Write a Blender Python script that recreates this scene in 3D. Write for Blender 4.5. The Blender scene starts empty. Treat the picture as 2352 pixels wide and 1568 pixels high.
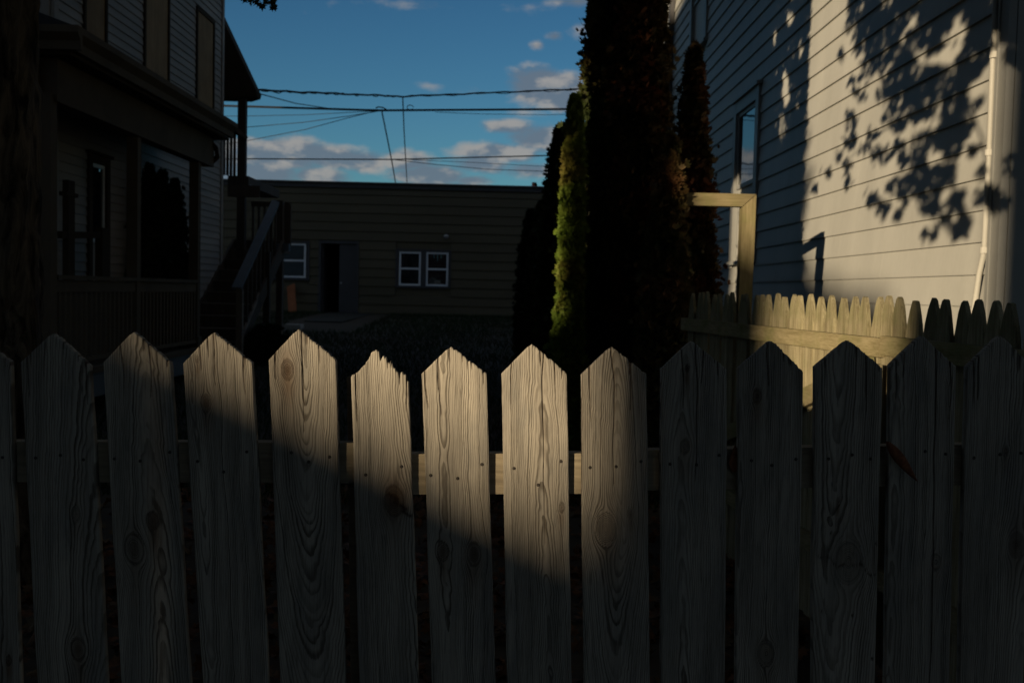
import bpy, math, random
import numpy as np
from mathutils import Matrix, Vector
random.seed(7); rng = np.random.default_rng(11)
SC = bpy.context.scene
COL = SC.collection

# ---------------------------------------------------------------- camera
FOC = 2287.0; CX, CY = 1176.0, 784.0           # the photograph measured on a 2352 x 1568 grid
_y = Vector(((1167.5-CX)/FOC, -(669-CY)/FOC, -1)).normalized()
_z = Vector((.023, 1, 0)); _z = (_z - _y*_z.dot(_y)).normalized()
_x = _y.cross(_z)
R = Matrix((_x, _y, _z))
CAM = Vector((0, 0, 1.55))
cd = bpy.data.cameras.new('camera'); cam = bpy.data.objects.new('camera', cd); COL.objects.link(cam)
cam.matrix_world = Matrix.Translation(CAM) @ R.to_4x4()
cd.sensor_width = 36; cd.lens = 36*FOC/2352; cd.clip_start = .05; cd.clip_end = 2000
cd.dof.use_dof = True; cd.dof.focus_distance = 2.2; cd.dof.aperture_fstop = 8
SC.camera = cam

# ---------------------------------------------------------------- light
PHI, EL = math.radians(36), math.radians(6.5)
TEL = math.tan(EL)
sd = bpy.data.lights.new('sun', 'SUN'); sd.energy = 5.0; sd.angle = math.radians(.53); sd.color = (1, .80, .53)
sun = bpy.data.objects.new('sun', sd); COL.objects.link(sun)
trav = Vector((math.sin(PHI)*math.cos(EL), math.cos(PHI)*math.cos(EL), -math.sin(EL)))
sun.rotation_euler = trav.to_track_quat('-Z', 'Y').to_euler(); sun.location = (-20, -28, 8)
SC.view_settings.view_transform = 'Standard'; SC.view_settings.look = 'None'
SC.view_settings.gamma = 1; SC.view_settings.exposure = .46
SC.view_settings.use_curve_mapping = False
SC.cycles.max_bounces = 6; SC.cycles.diffuse_bounces = 3; SC.cycles.glossy_bounces = 3
SC.cycles.use_denoising = True

class NT:
    def __init__(s, tree): s.t = tree; s.n = tree.nodes; s.l = tree.links
    def new(s, ty, **kw):
        n = s.n.new(ty)
        for k, v in kw.items():
            setattr(n, k, v)
        return n
    def put(s, sock, v):
        if isinstance(v, bpy.types.NodeSocket): s.l.new(v, sock)
        elif isinstance(v, (int, float)): sock.default_value = v
        else: sock.default_value = tuple(v)
    def math(s, op, a, b=0., c=0., clamp=False):
        n = s.new('ShaderNodeMath', operation=op); n.use_clamp = clamp
        s.put(n.inputs[0], a); s.put(n.inputs[1], b); s.put(n.inputs[2], c); return n.outputs[0]
    def ramp(s, x, a, b, o0=0., o1=1.):
        n = s.new('ShaderNodeMapRange', interpolation_type='SMOOTHSTEP')
        s.put(n.inputs[0], x); s.put(n.inputs[1], a); s.put(n.inputs[2], b); s.put(n.inputs[3], o0); s.put(n.inputs[4], o1)
        return n.outputs[0]
    def mix(s, f, a, b, mode='MIX'):
        n = s.new('ShaderNodeMix', data_type='RGBA', blend_type=mode)
        s.put(n.inputs[0], f); s.put(n.inputs[6], a if not (isinstance(a, (tuple, list)) and len(a) == 3) else (*a, 1))
        s.put(n.inputs[7], b if not (isinstance(b, (tuple, list)) and len(b) == 3) else (*b, 1)); return n.outputs[2]
    def noise(s, vec, scale, detail=3., rough=.5, dist=0.):
        n = s.new('ShaderNodeTexNoise'); s.put(n.inputs['Vector'], vec); n.inputs['Scale'].default_value = scale
        n.inputs['Detail'].default_value = detail; n.inputs['Roughness'].default_value = rough
        n.inputs['Distortion'].default_value = dist; return n.outputs[0]
    def vec(s, x, y, z):
        n = s.new('ShaderNodeCombineXYZ')
        for i, v in enumerate((x, y, z)): s.put(n.inputs[i], v)
        return n.outputs[0]
    def vmul(s, a, b):
        n = s.new('ShaderNodeVectorMath', operation='MULTIPLY'); s.put(n.inputs[0], a); s.put(n.inputs[1], b); return n.outputs[0]
    def vadd(s, a, b):
        n = s.new('ShaderNodeVectorMath', operation='ADD'); s.put(n.inputs[0], a); s.put(n.inputs[1], b); return n.outputs[0]

# ---------------------------------------------------------------- sky with clouds (by direction: azimuth and height)
W = bpy.data.worlds.new('World'); SC.world = W; W.use_nodes = True
g = NT(W.node_tree); g.n.clear()
sky = g.new('ShaderNodeTexSky', sky_type='NISHITA'); sky.sun_disc = False
sky.sun_elevation = EL; sky.sun_rotation = math.radians(216); sky.altitude = 50; sky.ozone_density = 3.0; sky.dust_density = .6
tc = g.new('ShaderNodeTexCoord'); sp = g.new('ShaderNodeSeparateXYZ'); g.l.new(tc.outputs['Generated'], sp.inputs[0])
az = g.math('ARCTAN2', sp.outputs[0], sp.outputs[1]); el = g.math('ARCSINE', sp.outputs[2])
def azel(px, py):
    d = (R @ Vector(((px-CX)/FOC, -(py-CY)/FOC, -1))).normalized()
    return math.atan2(d.x, d.y), math.asin(d.z)
blobs = [(650,352,130,40,1.2),(760,362,100,28,1.1),(620,398,80,26,1.),(735,405,75,26,.95),(830,372,60,26,.9),(935,372,70,24,.75),(1000,405,95,26,.95),(1100,378,70,22,.9),(1085,415,55,14,.95),
         (1150,350,110,24,.95),(1245,322,90,34,1.),(1170,292,60,18,.85),(1235,204,70,44,1.25),(1300,214,66,42,1.25),(1400,230,90,50,1.),(1195,232,42,12,.4),(1115,210,50,12,.35),
         (1275,84,20,11,.6),(1234,105,17,10,.55),(1330,70,32,22,.4),(1330,4,50,16,.6),(1240,392,90,18,.8),(985,198,18,6,.12),(1210,258,60,10,.4),(900,8,110,10,.12),(1500,330,120,40,.9),(480,390,90,34,.9)]
cv = g.vec(g.math('MULTIPLY', az, 1.), g.math('MULTIPLY', el, 1.9), 0.)
n1 = g.noise(cv, 15, 7, .56); n2 = g.noise(g.vadd(cv, (-.010, .018, 0)), 15, 5, .52)
nlow = g.noise(cv, 7, 3, .5)
def mask(daz, de):
    m = None
    for px, py, rx, ry, w in blobs:
        a, e = azel(px, py)
        da = g.math('DIVIDE', g.math('SUBTRACT', az, a+daz), rx*1.35/FOC); db = g.math('DIVIDE', g.math('SUBTRACT', el, e+de), ry*1.35/FOC)
        r = g.math('SQRT', g.math('ADD', g.math('MULTIPLY', da, da), g.math('MULTIPLY', db, db)))
        v = g.math('MULTIPLY', g.math('SUBTRACT', 1., r), w)
        m = v if m is None else g.math('MAXIMUM', m, v)
    return g.math('MAXIMUM', m, -.6)
# elsewhere round the horizon the same kind of scattered cloud goes on
away = g.math('MAXIMUM', g.ramp(g.math('ABSOLUTE', az), .6, .95), g.ramp(el, .42, .75))
mm = mask(0, 0)
gen = g.math('MULTIPLY_ADD', away, g.math('MULTIPLY', g.math('SUBTRACT', nlow, .40), 3.2), g.math('MULTIPLY', g.math('SUBTRACT', 1., away), -1.))
field = g.math('MAXIMUM', mm, gen)
dens = g.ramp(g.math('MULTIPLY_ADD', g.math('SUBTRACT', n1, .5), 1.9, field), .02, .60)
lit = g.ramp(g.math('MULTIPLY_ADD', g.math('SUBTRACT', n1, n2), 6., g.math('MULTIPLY', g.math('SUBTRACT', field, .30), -.55)), -.40, .55)
cloudc = g.mix(lit, (.105, .135, .175), (.275, .262, .25))
skyc = g.mix(1., sky.outputs[0], (.62, .98, 1.12, 1), 'MULTIPLY')
hi = g.ramp(el, .0, .42)
skyc = g.mix(1., skyc, g.mix(hi, (1.05, 1.04, 1.0), (.60, .66, .72)), 'MULTIPLY')
bg = g.new('ShaderNodeBackground'); bg.inputs[1].default_value = .066
cl = g.mix(1., cloudc, (13.3, 13.3, 13.3, 1), 'MULTIPLY')
g.l.new(g.mix(g.math('MULTIPLY', dens, .88), skyc, cl), bg.inputs[0])
out = g.new('ShaderNodeOutputWorld'); g.l.new(bg.outputs[0], out.inputs[0])

# ---------------------------------------------------------------- helpers
def ray(px, py): return R @ Vector(((px-CX)/FOC, -(py-CY)/FOC, -1))
def at(axis, v, px, py):
    d = ray(px, py); return CAM + d*((v-CAM[axis])/d[axis])
def gz(y): return max(0., min(.80, .0315*(y-2.6)))
class MB:
    def __init__(s): s.v = []; s.f = []
    def face(s, pts): k = len(s.v); s.v += [tuple(p) for p in pts]; s.f.append(tuple(range(k, k+len(pts))))
    def hexa(s, a, b):            # two quads joined
        k = len(s.v); s.v += [tuple(p) for p in a] + [tuple(p) for p in b]
        s.f += [(k, k+3, k+2, k+1), (k+4, k+5, k+6, k+7)] + [(k+i, k+(i+1) % 4, k+4+(i+1) % 4, k+4+i) for i in range(4)]
        return s
    def box(s, x0, x1, y0, y1, z0, z1):
        return s.hexa([(x0,y0,z0),(x1,y0,z0),(x1,y1,z0),(x0,y1,z0)], [(x0,y0,z1),(x1,y0,z1),(x1,y1,z1),(x0,y1,z1)])
    def beam(s, p, q, w, h, up=(0,0,1)):
        p, q = Vector(p), Vector(q); d = (q-p).normalized(); sd_ = d.cross(Vector(up)).normalized(); u = sd_.cross(d)
        a = [p+sd_*w/2*i+u*h/2*j for i, j in ((-1,-1),(1,-1),(1,1),(-1,1))]
        return s.hexa(a, [v+(q-p) for v in a])
    def prism(s, poly, off):      # poly list of 3-D points, extruded
        k = len(s.v); n = len(poly); off = Vector(off)
        s.v += [tuple(p) for p in poly] + [tuple(Vector(p)+off) for p in poly]
        s.f += [tuple(range(k, k+n))[::-1], tuple(range(k+n, k+2*n))] + [(k+i, k+(i+1) % n, k+n+(i+1) % n, k+n+i) for i in range(n)]
        return s
    def tube(s, pts, rad, n=8):
        pts = [Vector(p) for p in pts]; k = len(s.v)
        if not hasattr(rad, '__len__'): rad = [rad]*len(pts)
        for i, p in enumerate(pts):
            d = (pts[min(i+1, len(pts)-1)]-pts[max(i-1, 0)]).normalized()
            a = d.cross(Vector((0, 0, 1)) if abs(d.z) < .9 else Vector((0, 1, 0))).normalized(); b = d.cross(a)
            for j in range(n):
                t = 2*math.pi*j/n; s.v.append(tuple(p+(a*math.cos(t)+b*math.sin(t))*rad[i]))
        for i in range(len(pts)-1):
            for j in range(n):
                s.f.append((k+i*n+j, k+i*n+(j+1) % n, k+(i+1)*n+(j+1) % n, k+(i+1)*n+j))
        s.f.append(tuple(k+j for j in range(n))); s.f.append(tuple(k+(len(pts)-1)*n+j for j in range(n))[::-1]); return s
    def build(s, name, mat, parent=None, smooth=False):
        me = bpy.data.meshes.new(name); me.from_pydata(s.v, [], s.f)
        o = bpy.data.objects.new(name, me); COL.objects.link(o)
        if mat: me.materials.append(mat)
        if smooth: me.polygons.foreach_set('use_smooth', [True]*len(me.polygons))
        if parent: o.parent = parent
        return o
def tag(o, label=None, cat=None, group=None, kind=None):
    for k, v in (('label', label), ('category', cat), ('group', group), ('kind', kind)):
        if v: o[k] = v
    return o
def thing(name, label, cat, group=None, loc=(0, 0, 0), rz=0):
    e = bpy.data.objects.new(name, None); COL.objects.link(e); e.empty_display_size = .1
    e.location = loc; e.rotation_euler = (0, 0, rz); return tag(e, label, cat, group)
def fastmesh(name, V, F, mat, parent=None, smooth=False):      # numpy triangles or quads
    me = bpy.data.meshes.new(name); n = F.shape[1]
    me.vertices.add(len(V)); me.vertices.foreach_set('co', V.astype(np.float32).ravel())
    me.loops.add(F.size); me.loops.foreach_set('vertex_index', F.astype(np.int32).ravel())
    me.polygons.add(len(F)); me.polygons.foreach_set('loop_start', np.arange(0, F.size, n, dtype=np.int32))
    me.polygons.foreach_set('loop_total', np.full(len(F), n, dtype=np.int32))
    if smooth: me.polygons.foreach_set('use_smooth', np.ones(len(F), dtype=bool))
    me.update(calc_edges=True)
    o = bpy.data.objects.new(name, me); COL.objects.link(o); me.materials.append(mat)
    if parent: o.parent = parent
    return o

# ---------------------------------------------------------------- materials
def material(name):
    m = bpy.data.materials.new(name); m.use_nodes = True; t = NT(m.node_tree)
    return m, t, t.n['Principled BSDF']
def coords(t): return t.new('ShaderNodeTexCoord').outputs['Object']
def bump(t, b, h, strength, dist):
    n = t.new('ShaderNodeBump'); n.inputs['Strength'].default_value = strength; n.inputs['Distance'].default_value = dist
    t.put(n.inputs['Height'], h); t.l.new(n.outputs[0], b.inputs['Normal'])
def paint(name, c, rough=.6, dirt=.25, scale=3., stretch=(1, 1, 1), bmp=.0006, fine=60., spec=.3):
    m, t, b = material(name); co = coords(t); v = t.vmul(co, stretch)
    oi = t.new('ShaderNodeObjectInfo').outputs['Random']
    a = t.noise(v, scale, 6, .6); f = t.noise(v, fine, 4, .6)
    k = t.math('MULTIPLY_ADD', t.math('SUBTRACT', a, .5), dirt*2.2, t.math('MULTIPLY_ADD', t.math('SUBTRACT', f, .5), dirt*.7, t.math('MULTIPLY_ADD', oi, dirt*.35, 1-dirt*.2)))
    cc = t.mix(1., c, t.vec(k, k, k), 'MULTIPLY')
    t.l.new(cc, b.inputs['Base Color']); b.inputs['Roughness'].default_value = rough; b.inputs['Specular IOR Level'].default_value = spec
    bump(t, b, f, .6, bmp); return m
def wood(name, c1, c2, axis=2, scale=14., rough=.85, green=0., bmp=.002):
    m, t, b = material(name); co = coords(t)
    st = [scale, scale, scale]; st[axis] = scale*.05
    oi = t.new('ShaderNodeObjectInfo').outputs['Random']
    v = t.vadd(t.vmul(co, st), t.vec(t.math('MULTIPLY', oi, 37.), t.math('MULTIPLY', oi, 19.), 0.))
    a = t.noise(v, 1.2, 5, .62, .6); f = t.noise(v, 5., 4, .6); lo = t.noise(co, 2.2, 4, .6)
    cc = t.mix(t.ramp(t.math('MULTIPLY_ADD', f, .5, t.math('MULTIPLY', a, .6)), .32, .78), c1, c2)
    k = t.math('MULTIPLY_ADD', oi, .5, t.math('MULTIPLY_ADD', lo, .8, .36))
    cc = t.mix(1., cc, t.vec(k, k, k), 'MULTIPLY')
    if green: cc = t.mix(t.math('MULTIPLY', t.ramp(t.noise(co, 6, 4, .6), .42, .72), green), cc, (.10, .12, .03))
    t.l.new(cc, b.inputs['Base Color']); b.inputs['Roughness'].default_value = rough; b.inputs['Specular IOR Level'].default_value = .2
    bump(t, b, f, .8, bmp); return m
def leafy(name, c1, c2, c3=None, scale=1.3, trans=.15, rough=.6):
    m, t, b = material(name); co = coords(t)
    cc = t.mix(t.ramp(t.noise(co, scale*6, 3, .6), .35, .68), c1, c2)
    if c3: cc = t.mix(t.ramp(t.noise(co, scale, 3, .55), .5, .64), cc, c3)
    t.l.new(cc, b.inputs['Base Color']); b.inputs['Roughness'].default_value = rough; b.inputs['Specular IOR Level'].default_value = .15
    tr = t.new('ShaderNodeBsdfTranslucent'); t.l.new(cc, tr.inputs[0])
    mx = t.new('ShaderNodeMixShader'); mx.inputs[0].default_value = trans
    t.l.new(b.outputs[0], mx.inputs[1]); t.l.new(tr.outputs[0], mx.inputs[2])
    t.l.new(mx.outputs[0], t.n['Material Output'].inputs[0]); return m

M_siding = paint('grey_painted_siding', (.38, .375, .345), .55, .20, 1.6, (1, 1.6, .5), .0005, 40)
M_trim = paint('white_trim_paint', (.52, .50, .45), .5, .14, 3)
M_cond = paint('conduit_paint', (.44, .425, .38), .5, .2, 3)
M_trimg = paint('grey_trim_paint', (.30, .30, .285), .5, .14, 3)
M_vinyl = paint('old_white_vinyl', (.28, .265, .245), .75, .3, 1.2, (1, .6, 2), spec=.1)
M_ply = wood('weathered_plywood', (.20, .125, .06), (.30, .20, .10), 2, 9)
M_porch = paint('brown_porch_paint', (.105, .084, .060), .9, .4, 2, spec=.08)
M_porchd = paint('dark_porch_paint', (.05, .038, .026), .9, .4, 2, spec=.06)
M_roofd = paint('dark_shingles', (.035, .035, .04), .9, .4, 8)
M_tan = paint('olive_tan_siding', (.085, .070, .042), .6, .3, .8, (.5, 1, 2))
M_dtrim = paint('dark_grey_trim', (.058, .056, .060), .5, .2, 3)
M_whitef = paint('white_window_frame', (.62, .64, .68), .4, .1, 4)
M_stair = wood('grey_stair_wood', (.10, .08, .065), (.16, .14, .12), 1, 12)
M_hand = paint('blue_grey_handrail', (.11, .13, .15), .8, .25, 4, spec=.1)
M_deckwood = wood('dark_deck_wood', (.055, .042, .032), (.09, .07, .055), 2, 10)
M_stock = wood('yellowed_stockade_wood', (.12, .098, .055), (.31, .27, .17), 2, 34, .9, .30, .003)
M_stockr = wood('stockade_rail_wood', (.135, .11, .055), (.24, .20, .115), 1, 26, .9, .55, .003)
M_arbor = wood('gate_frame_wood_upright', (.13, .105, .052), (.25, .205, .115), 2, 30, .85, .3)
M_arborh = wood('gate_frame_wood_level', (.13, .105, .052), (.25, .205, .115), 0, 30, .85, .3)
M_rail = wood('fence_rail_wood', (.16, .13, .09), (.30, .25, .17), 0, 26)
M_wire = paint('black_cable', (.012, .012, .013), .6, .1, 5)
M_metal = paint('dull_metal', (.3, .3, .3), .4, .2, 10)
M_nail = paint('rusty_nail', (.035, .028, .022), .6, .3, 200)
M_dark = paint('dark_interior', (.004, .004, .005), .9, .1, 3)  # near-black standing in for the shade of unlit rooms
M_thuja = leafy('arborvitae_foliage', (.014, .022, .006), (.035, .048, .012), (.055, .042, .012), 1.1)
M_thujag = leafy('sunlit_arborvitae_foliage', (.07, .115, .014), (.15, .20, .03), (.18, .15, .035), 1.5, .2)  # sunlight on the slim tree is put into this brighter green
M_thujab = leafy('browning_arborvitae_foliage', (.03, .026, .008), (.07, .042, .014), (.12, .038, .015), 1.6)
M_thujal = leafy('brown_lit_arborvitae_foliage', (.035, .04, .012), (.11, .075, .03), (.15, .07, .03), 1.6)  # brown foliage colour, lightened for the warm light on it
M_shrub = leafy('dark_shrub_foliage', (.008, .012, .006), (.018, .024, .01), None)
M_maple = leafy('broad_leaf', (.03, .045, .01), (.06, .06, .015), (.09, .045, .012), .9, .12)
M_thujac = paint('thuja_shade_core', (.012, .012, .006), .9, .3, 8)
M_grass = leafy('grass_blades', (.008, .022, .005), (.016, .036, .008), (.02, .026, .008), .5, .1)
M_litter = leafy('dead_leaf', (.05, .022, .01), (.13, .055, .022), (.09, .065, .032), 3., .1, .7)
M_redleaf = leafy('red_brown_leaf', (.12, .04, .02), (.22, .085, .035), None, 9, .15, .6)
M_soil = paint('ground_soil', (.035, .028, .018), .95, .5, 1.5, (1, 1, 1), .01, 12)
M_conc = paint('concrete', (.26, .25, .23), .85, .25, 3, (1, 1, 1), .002, 40)
M_path = paint('worn_concrete', (.024, .025, .02), .9, .5, 2, (1, 1, 1), .002, 20)
M_brick = paint('red_brick', (.35, .10, .05), .8, .3, 8)
M_asph = paint('asphalt', (.05, .05, .052), .85, .25, 3, (1, 1, 1), .003, 90)
M_plank = wood('reddish_plank', (.16, .05, .02), (.24, .09, .04), 2, 14)
def glass():
    m, t, b = material('window_glass'); co = coords(t)
    b.inputs['Base Color'].default_value = (.012, .014, .016, 1); b.inputs['Roughness'].default_value = .03
    b.inputs['Specular IOR Level'].default_value = 1.; b.inputs['IOR'].default_value = 1.9
    bump(t, b, t.noise(co, 2.2, 2, .5), .25, .006); return m
M_glass = glass()
def bark():
    m, t, b = material('rough_bark'); co = coords(t)
    v = t.vmul(co, (9, 9, 1.9)); a = t.noise(v, 1.6, 8, .65, .8)
    c = t.mix(t.ramp(a, .36, .66), (.008, .007, .005), (.10, .082, .06)); t.l.new(c, b.inputs['Base Color'])
    b.inputs['Roughness'].default_value = .95; b.inputs['Specular IOR Level'].default_value = .1; bump(t, b, a, 1., .03); return m
M_bark = bark()
def picket_wood():
    m, t, b = material('weathered_pine_picket'); co = coords(t)
    def attr(n): a = t.new('ShaderNodeAttribute'); a.attribute_name = n; return a.outputs['Fac']
    ph, knot, tone = attr('grain'), attr('knot'), attr('tone')
    oi = t.new('ShaderNodeObjectInfo').outputs['Random']
    off = t.vec(t.math('MULTIPLY', oi, 41.), 0., t.math('MULTIPLY', oi, 17.))
    fib = t.noise(t.vadd(t.vmul(co, (300, 300, 7)), off), 1., 4, .7)
    fib2 = t.noise(t.vadd(t.vmul(co, (900, 900, 16)), off), 1., 2, .6)
    # rings: sharp late wood edge, soft early wood, spacing varied by slow noise over the phase
    pw = t.new('ShaderNodeTexNoise', noise_dimensions='1D'); t.put(pw.inputs['W'], t.math('MULTIPLY_ADD', oi, 90., t.math('MULTIPLY', ph, .23))); pw.inputs['Scale'].default_value = 1.; pw.inputs['Detail'].default_value = 3
    phw = t.math('ADD', ph, t.math('MULTIPLY_ADD', pw.outputs[0], 2.2, t.math('MULTIPLY', fib, .32)))
    fr = t.math('FRACT', phw)
    late = t.math('MULTIPLY', t.ramp(fr, .35, .84), t.ramp(fr, 1., .92))
    band = t.ramp(pw.outputs[0], .36, .64, .35, 1.)
    late = t.math('MULTIPLY', t.math('MULTIPLY', late, band), t.ramp(t.noise(t.vadd(t.vmul(co, (120, 120, 9)), off), 1., 3, .6), .28, .52, .55, 1.))
    lo = t.noise(t.vadd(t.vmul(co, (26, 26, 1.6)), off), 1., 4, .6)
    sp_ = t.noise(t.vadd(t.vmul(co, (9, 9, 3)), off), 1., 5, .65)
    base = t.mix(t.ramp(lo, .3, .7), (.215, .192, .158), (.36, .322, .262))
    base = t.mix(t.math('MULTIPLY', t.ramp(sp_, .46, .72), .6), base, (.15, .148, .138))
    base = t.mix(t.math('MULTIPLY', tone, .9), base, (.10, .052, .022))
    c = t.mix(t.math('MULTIPLY', late, .84), base, (.042, .032, .022))
    c = t.mix(t.math('MULTIPLY', t.ramp(fib, .48, .74), .62), c, (.06, .052, .042))
    c = t.mix(t.math('MULTIPLY', t.ramp(fib2, .55, .8), .35), c, (.42, .38, .31))
    c = t.mix(t.math('MULTIPLY', knot, .85), c, (.035, .017, .008))
    t.l.new(c, b.inputs['Base Color']); b.inputs['Roughness'].default_value = .88; b.inputs['Specular IOR Level'].default_value = .18
    h = t.math('ADD', t.math('MULTIPLY', late, .75), t.math('MULTIPLY', fib, -.55)); bump(t, b, h, .85, .0011); return m
M_picket = picket_wood()

# ---------------------------------------------------------------- ground
n = 90
xs = np.linspace(-1, 1, n)**3*300; ys = np.concatenate([np.linspace(-300, -4, 12), np.linspace(-3, 32, 90), np.linspace(34, 400, 12)])
X, Y = np.meshgrid(xs, ys); Z = np.clip(.0315*(Y-2.6), 0, .80)
Z += .02*np.sin(X*2.1+Y)*np.sin(Y*1.3)*(Y > 3)*(Y < 28)
V = np.stack([X, Y, Z-.01], -1).reshape(-1, 3); i = np.arange(len(ys)-1)[:, None]*n+np.arange(n-1)[None]
F = np.stack([i, i+1, i+n+1, i+n], -1).reshape(-1, 4)
tag(fastmesh('ground', V, F, M_soil, smooth=True), kind='structure')
tag(MB().box(-60, 60, .2, 1.6, -.1, .03).build('pavement', M_conc), kind='structure')
rd = MB().box(-60, 60, -8.5, -.9, -.1, .002).build('road', M_asph); tag(rd, kind='structure')
tag(MB().box(-60, 60, -.9, -.72, -.1, .12).build('kerb', M_conc), kind='structure')

def blades(name, N, x0, x1, y0, y1, h, w, mat, label):
    x = rng.uniform(x0, x1, N); y = y0+(y1-y0)*rng.random(N)**1.2; z = np.clip(.0315*(y-2.6), 0, .80)-.012
    h = np.where((x < -3.35) & (x > -5.3) & (y > 21.3), .0005, h)
    a = rng.uniform(0, 6.28, N); hh = h*rng.uniform(.5, 1.3, N); lx, ly = rng.normal(0, .4, (2, N))*hh
    c, s = np.cos(a)*w, np.sin(a)*w
    V = np.stack([np.stack([x-c, y-s, z], 1), np.stack([x+c, y+s, z], 1), np.stack([x+lx, y+ly, z+hh], 1)], 1).reshape(-1, 3)
    tag(fastmesh(name, V, np.arange(3*N).reshape(-1, 3), mat), label, 'grass', kind='stuff')
blades('grass', 70000, -6.5, 2.0, 6.5, 29.1, .10, .006, M_grass, 'dark mown grass lawn in front of the olive outbuilding')

LEAF = np.array([(0,-.5),(.06,-.12),(.30,-.30),(.26,-.08),(.5,.02),(.30,.12),(.34,.34),(.13,.26),(0,.55),(-.13,.26),(-.34,.34),(-.30,.12),(-.5,.02),(-.26,-.08),(-.30,-.30),(-.06,-.12)])
def leaves(P, size, flat=0., nrm=None):
    """lobed leaves with a fold along the midrib; P (N,3). returns V,F"""
    N = len(P); k = len(LEAF)
    d = rng.normal(0, 1, (N, 3)); d[:, 2] *= (1-flat); d /= np.linalg.norm(d, axis=1)[:, None]
    e = rng.normal(0, 1, (N, 3)); e[:, 2] *= (1-flat); e -= d*np.sum(d*e, 1)[:, None]; e /= np.linalg.norm(e, axis=1)[:, None]
    nn = np.cross(d, e); sz = size*rng.uniform(.65, 1.25, N)
    fold = np.abs(LEAF[:, 0])*.35
    V = P[:, None]+sz[:, None, None]*(LEAF[None, :, 0, None]*d[:, None]+LEAF[None, :, 1, None]*e[:, None]+fold[None, :, None]*nn[:, None])
    mid = P+sz[:, None]*.05*e
    V = np.concatenate([V, mid[:, None]], 1).reshape(-1, 3)
    b = np.arange(N)[:, None, None]*(k+1); t = np.array([(i, (i+1) % k, k) for i in range(k)])[None]
    return V, (b+t).reshape(-1, 3)
N = 5200
P = np.stack([rng.uniform(-2.6, 2.4, N), 2.3+rng.random(N)**1.3*5.2, np.zeros(N)], 1); P[:, 2] = np.clip(.0315*(P[:, 1]-2.6), 0, 1)+rng.uniform(0, .035, N)
V, F = leaves(P, .085, .75)
tag(fastmesh('leaf_litter', V, F, M_litter), 'brown fallen leaves scattered on the ground behind the picket fence', 'leaf litter', kind='stuff')

# ---------------------------------------------------------------- foreground picket fence
fence = thing('picket_fence', 'weathered unpainted picket fence with pointed boards across the foreground', 'fence', loc=(0, 2.14, 0))
FY = 2.14
def onf(px, py, dy=0.):
    d = ray(px, py)      # plane leaning slightly: y = FY - .03 (z - 1.3)
    t = (FY+dy+.03*1.3-.03*CAM.z-CAM.y)/(d.y+.03*d.z); return CAM+d*t
#        left shoulder, right shoulder, apex, left/right edge at the frame's foot, knots (px, py, r, dark), extra
PK = [((-135,835),(22,830),(-58,765),-108,45,[(20,1515,.006,1)],0),
      ((48,832),(205,838),(125,762),85,245,[(180,1490,.015,.7),(175,1180,.008,.4)],1),
      ((237,832),(391,832),(310,759),278,436,[(352,1195,.011,.9),(310,1260,.020,.5)],2),
      ((420,834),(579,832),(495,760),466,616,[(474,925,.010,.8),(454,825,.004,.8)],3),
      ((617,826),(771,824),(688,753),643,793,[(660,849,.013,.9)],4),
      ((806,862),(938,857),(865,798),826,961,[(905,1150,.020,.6)],5),
      ((968,858),(1117,857),(1039,793),991,1138,[(1017,1265,.012,.8),(1085,1272,.015,.8)],6),
      ((1152,858),(1303,856),(1225,787),1164,1313,[(1290,1165,.006,.6)],7),
      ((1334,860),(1485,858),(1408,793),1341,1493,[(1392,1215,.021,.35),(1437,1180,.006,.7)],8),
      ((1518,848),(1670,845),(1592,780),1518,1665,[(1578,846,.0045,1.),(1573,1025,.010,.5)],9),
      ((1697,845),(1845,852),(1776,778),1690,1832,[(1739,910,.009,.9),(1760,1500,.016,.5)],10),
      ((1873,842),(2027,843),(1952,778),1866,2010,[(1950,1290,.028,.3),(1930,1150,.003,1)],11),
      ((2045,838),(2196,840),(2122,768),2034,2181,[(2150,1290,.010,.3)],12),
      ((2222,842),(2374,842),(2302,768),2204,2350,[(2335,1250,.016,.6),(2310,1035,.006,.5)],13)]
EXTRA_CX = {4:(.3, 5.0, 1.0), 8:(.25, 8., .92)}
def vnoise1(x, seed):
    r = np.random.default_rng(seed).normal(0, 1, 4096); x = np.asarray(x)+1000.; i = np.floor(x).astype(int); f = x-i; f = f*f*(3-2*f)
    return r[i % 4096]*(1-f)+r[(i+1) % 4096]*f
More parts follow.
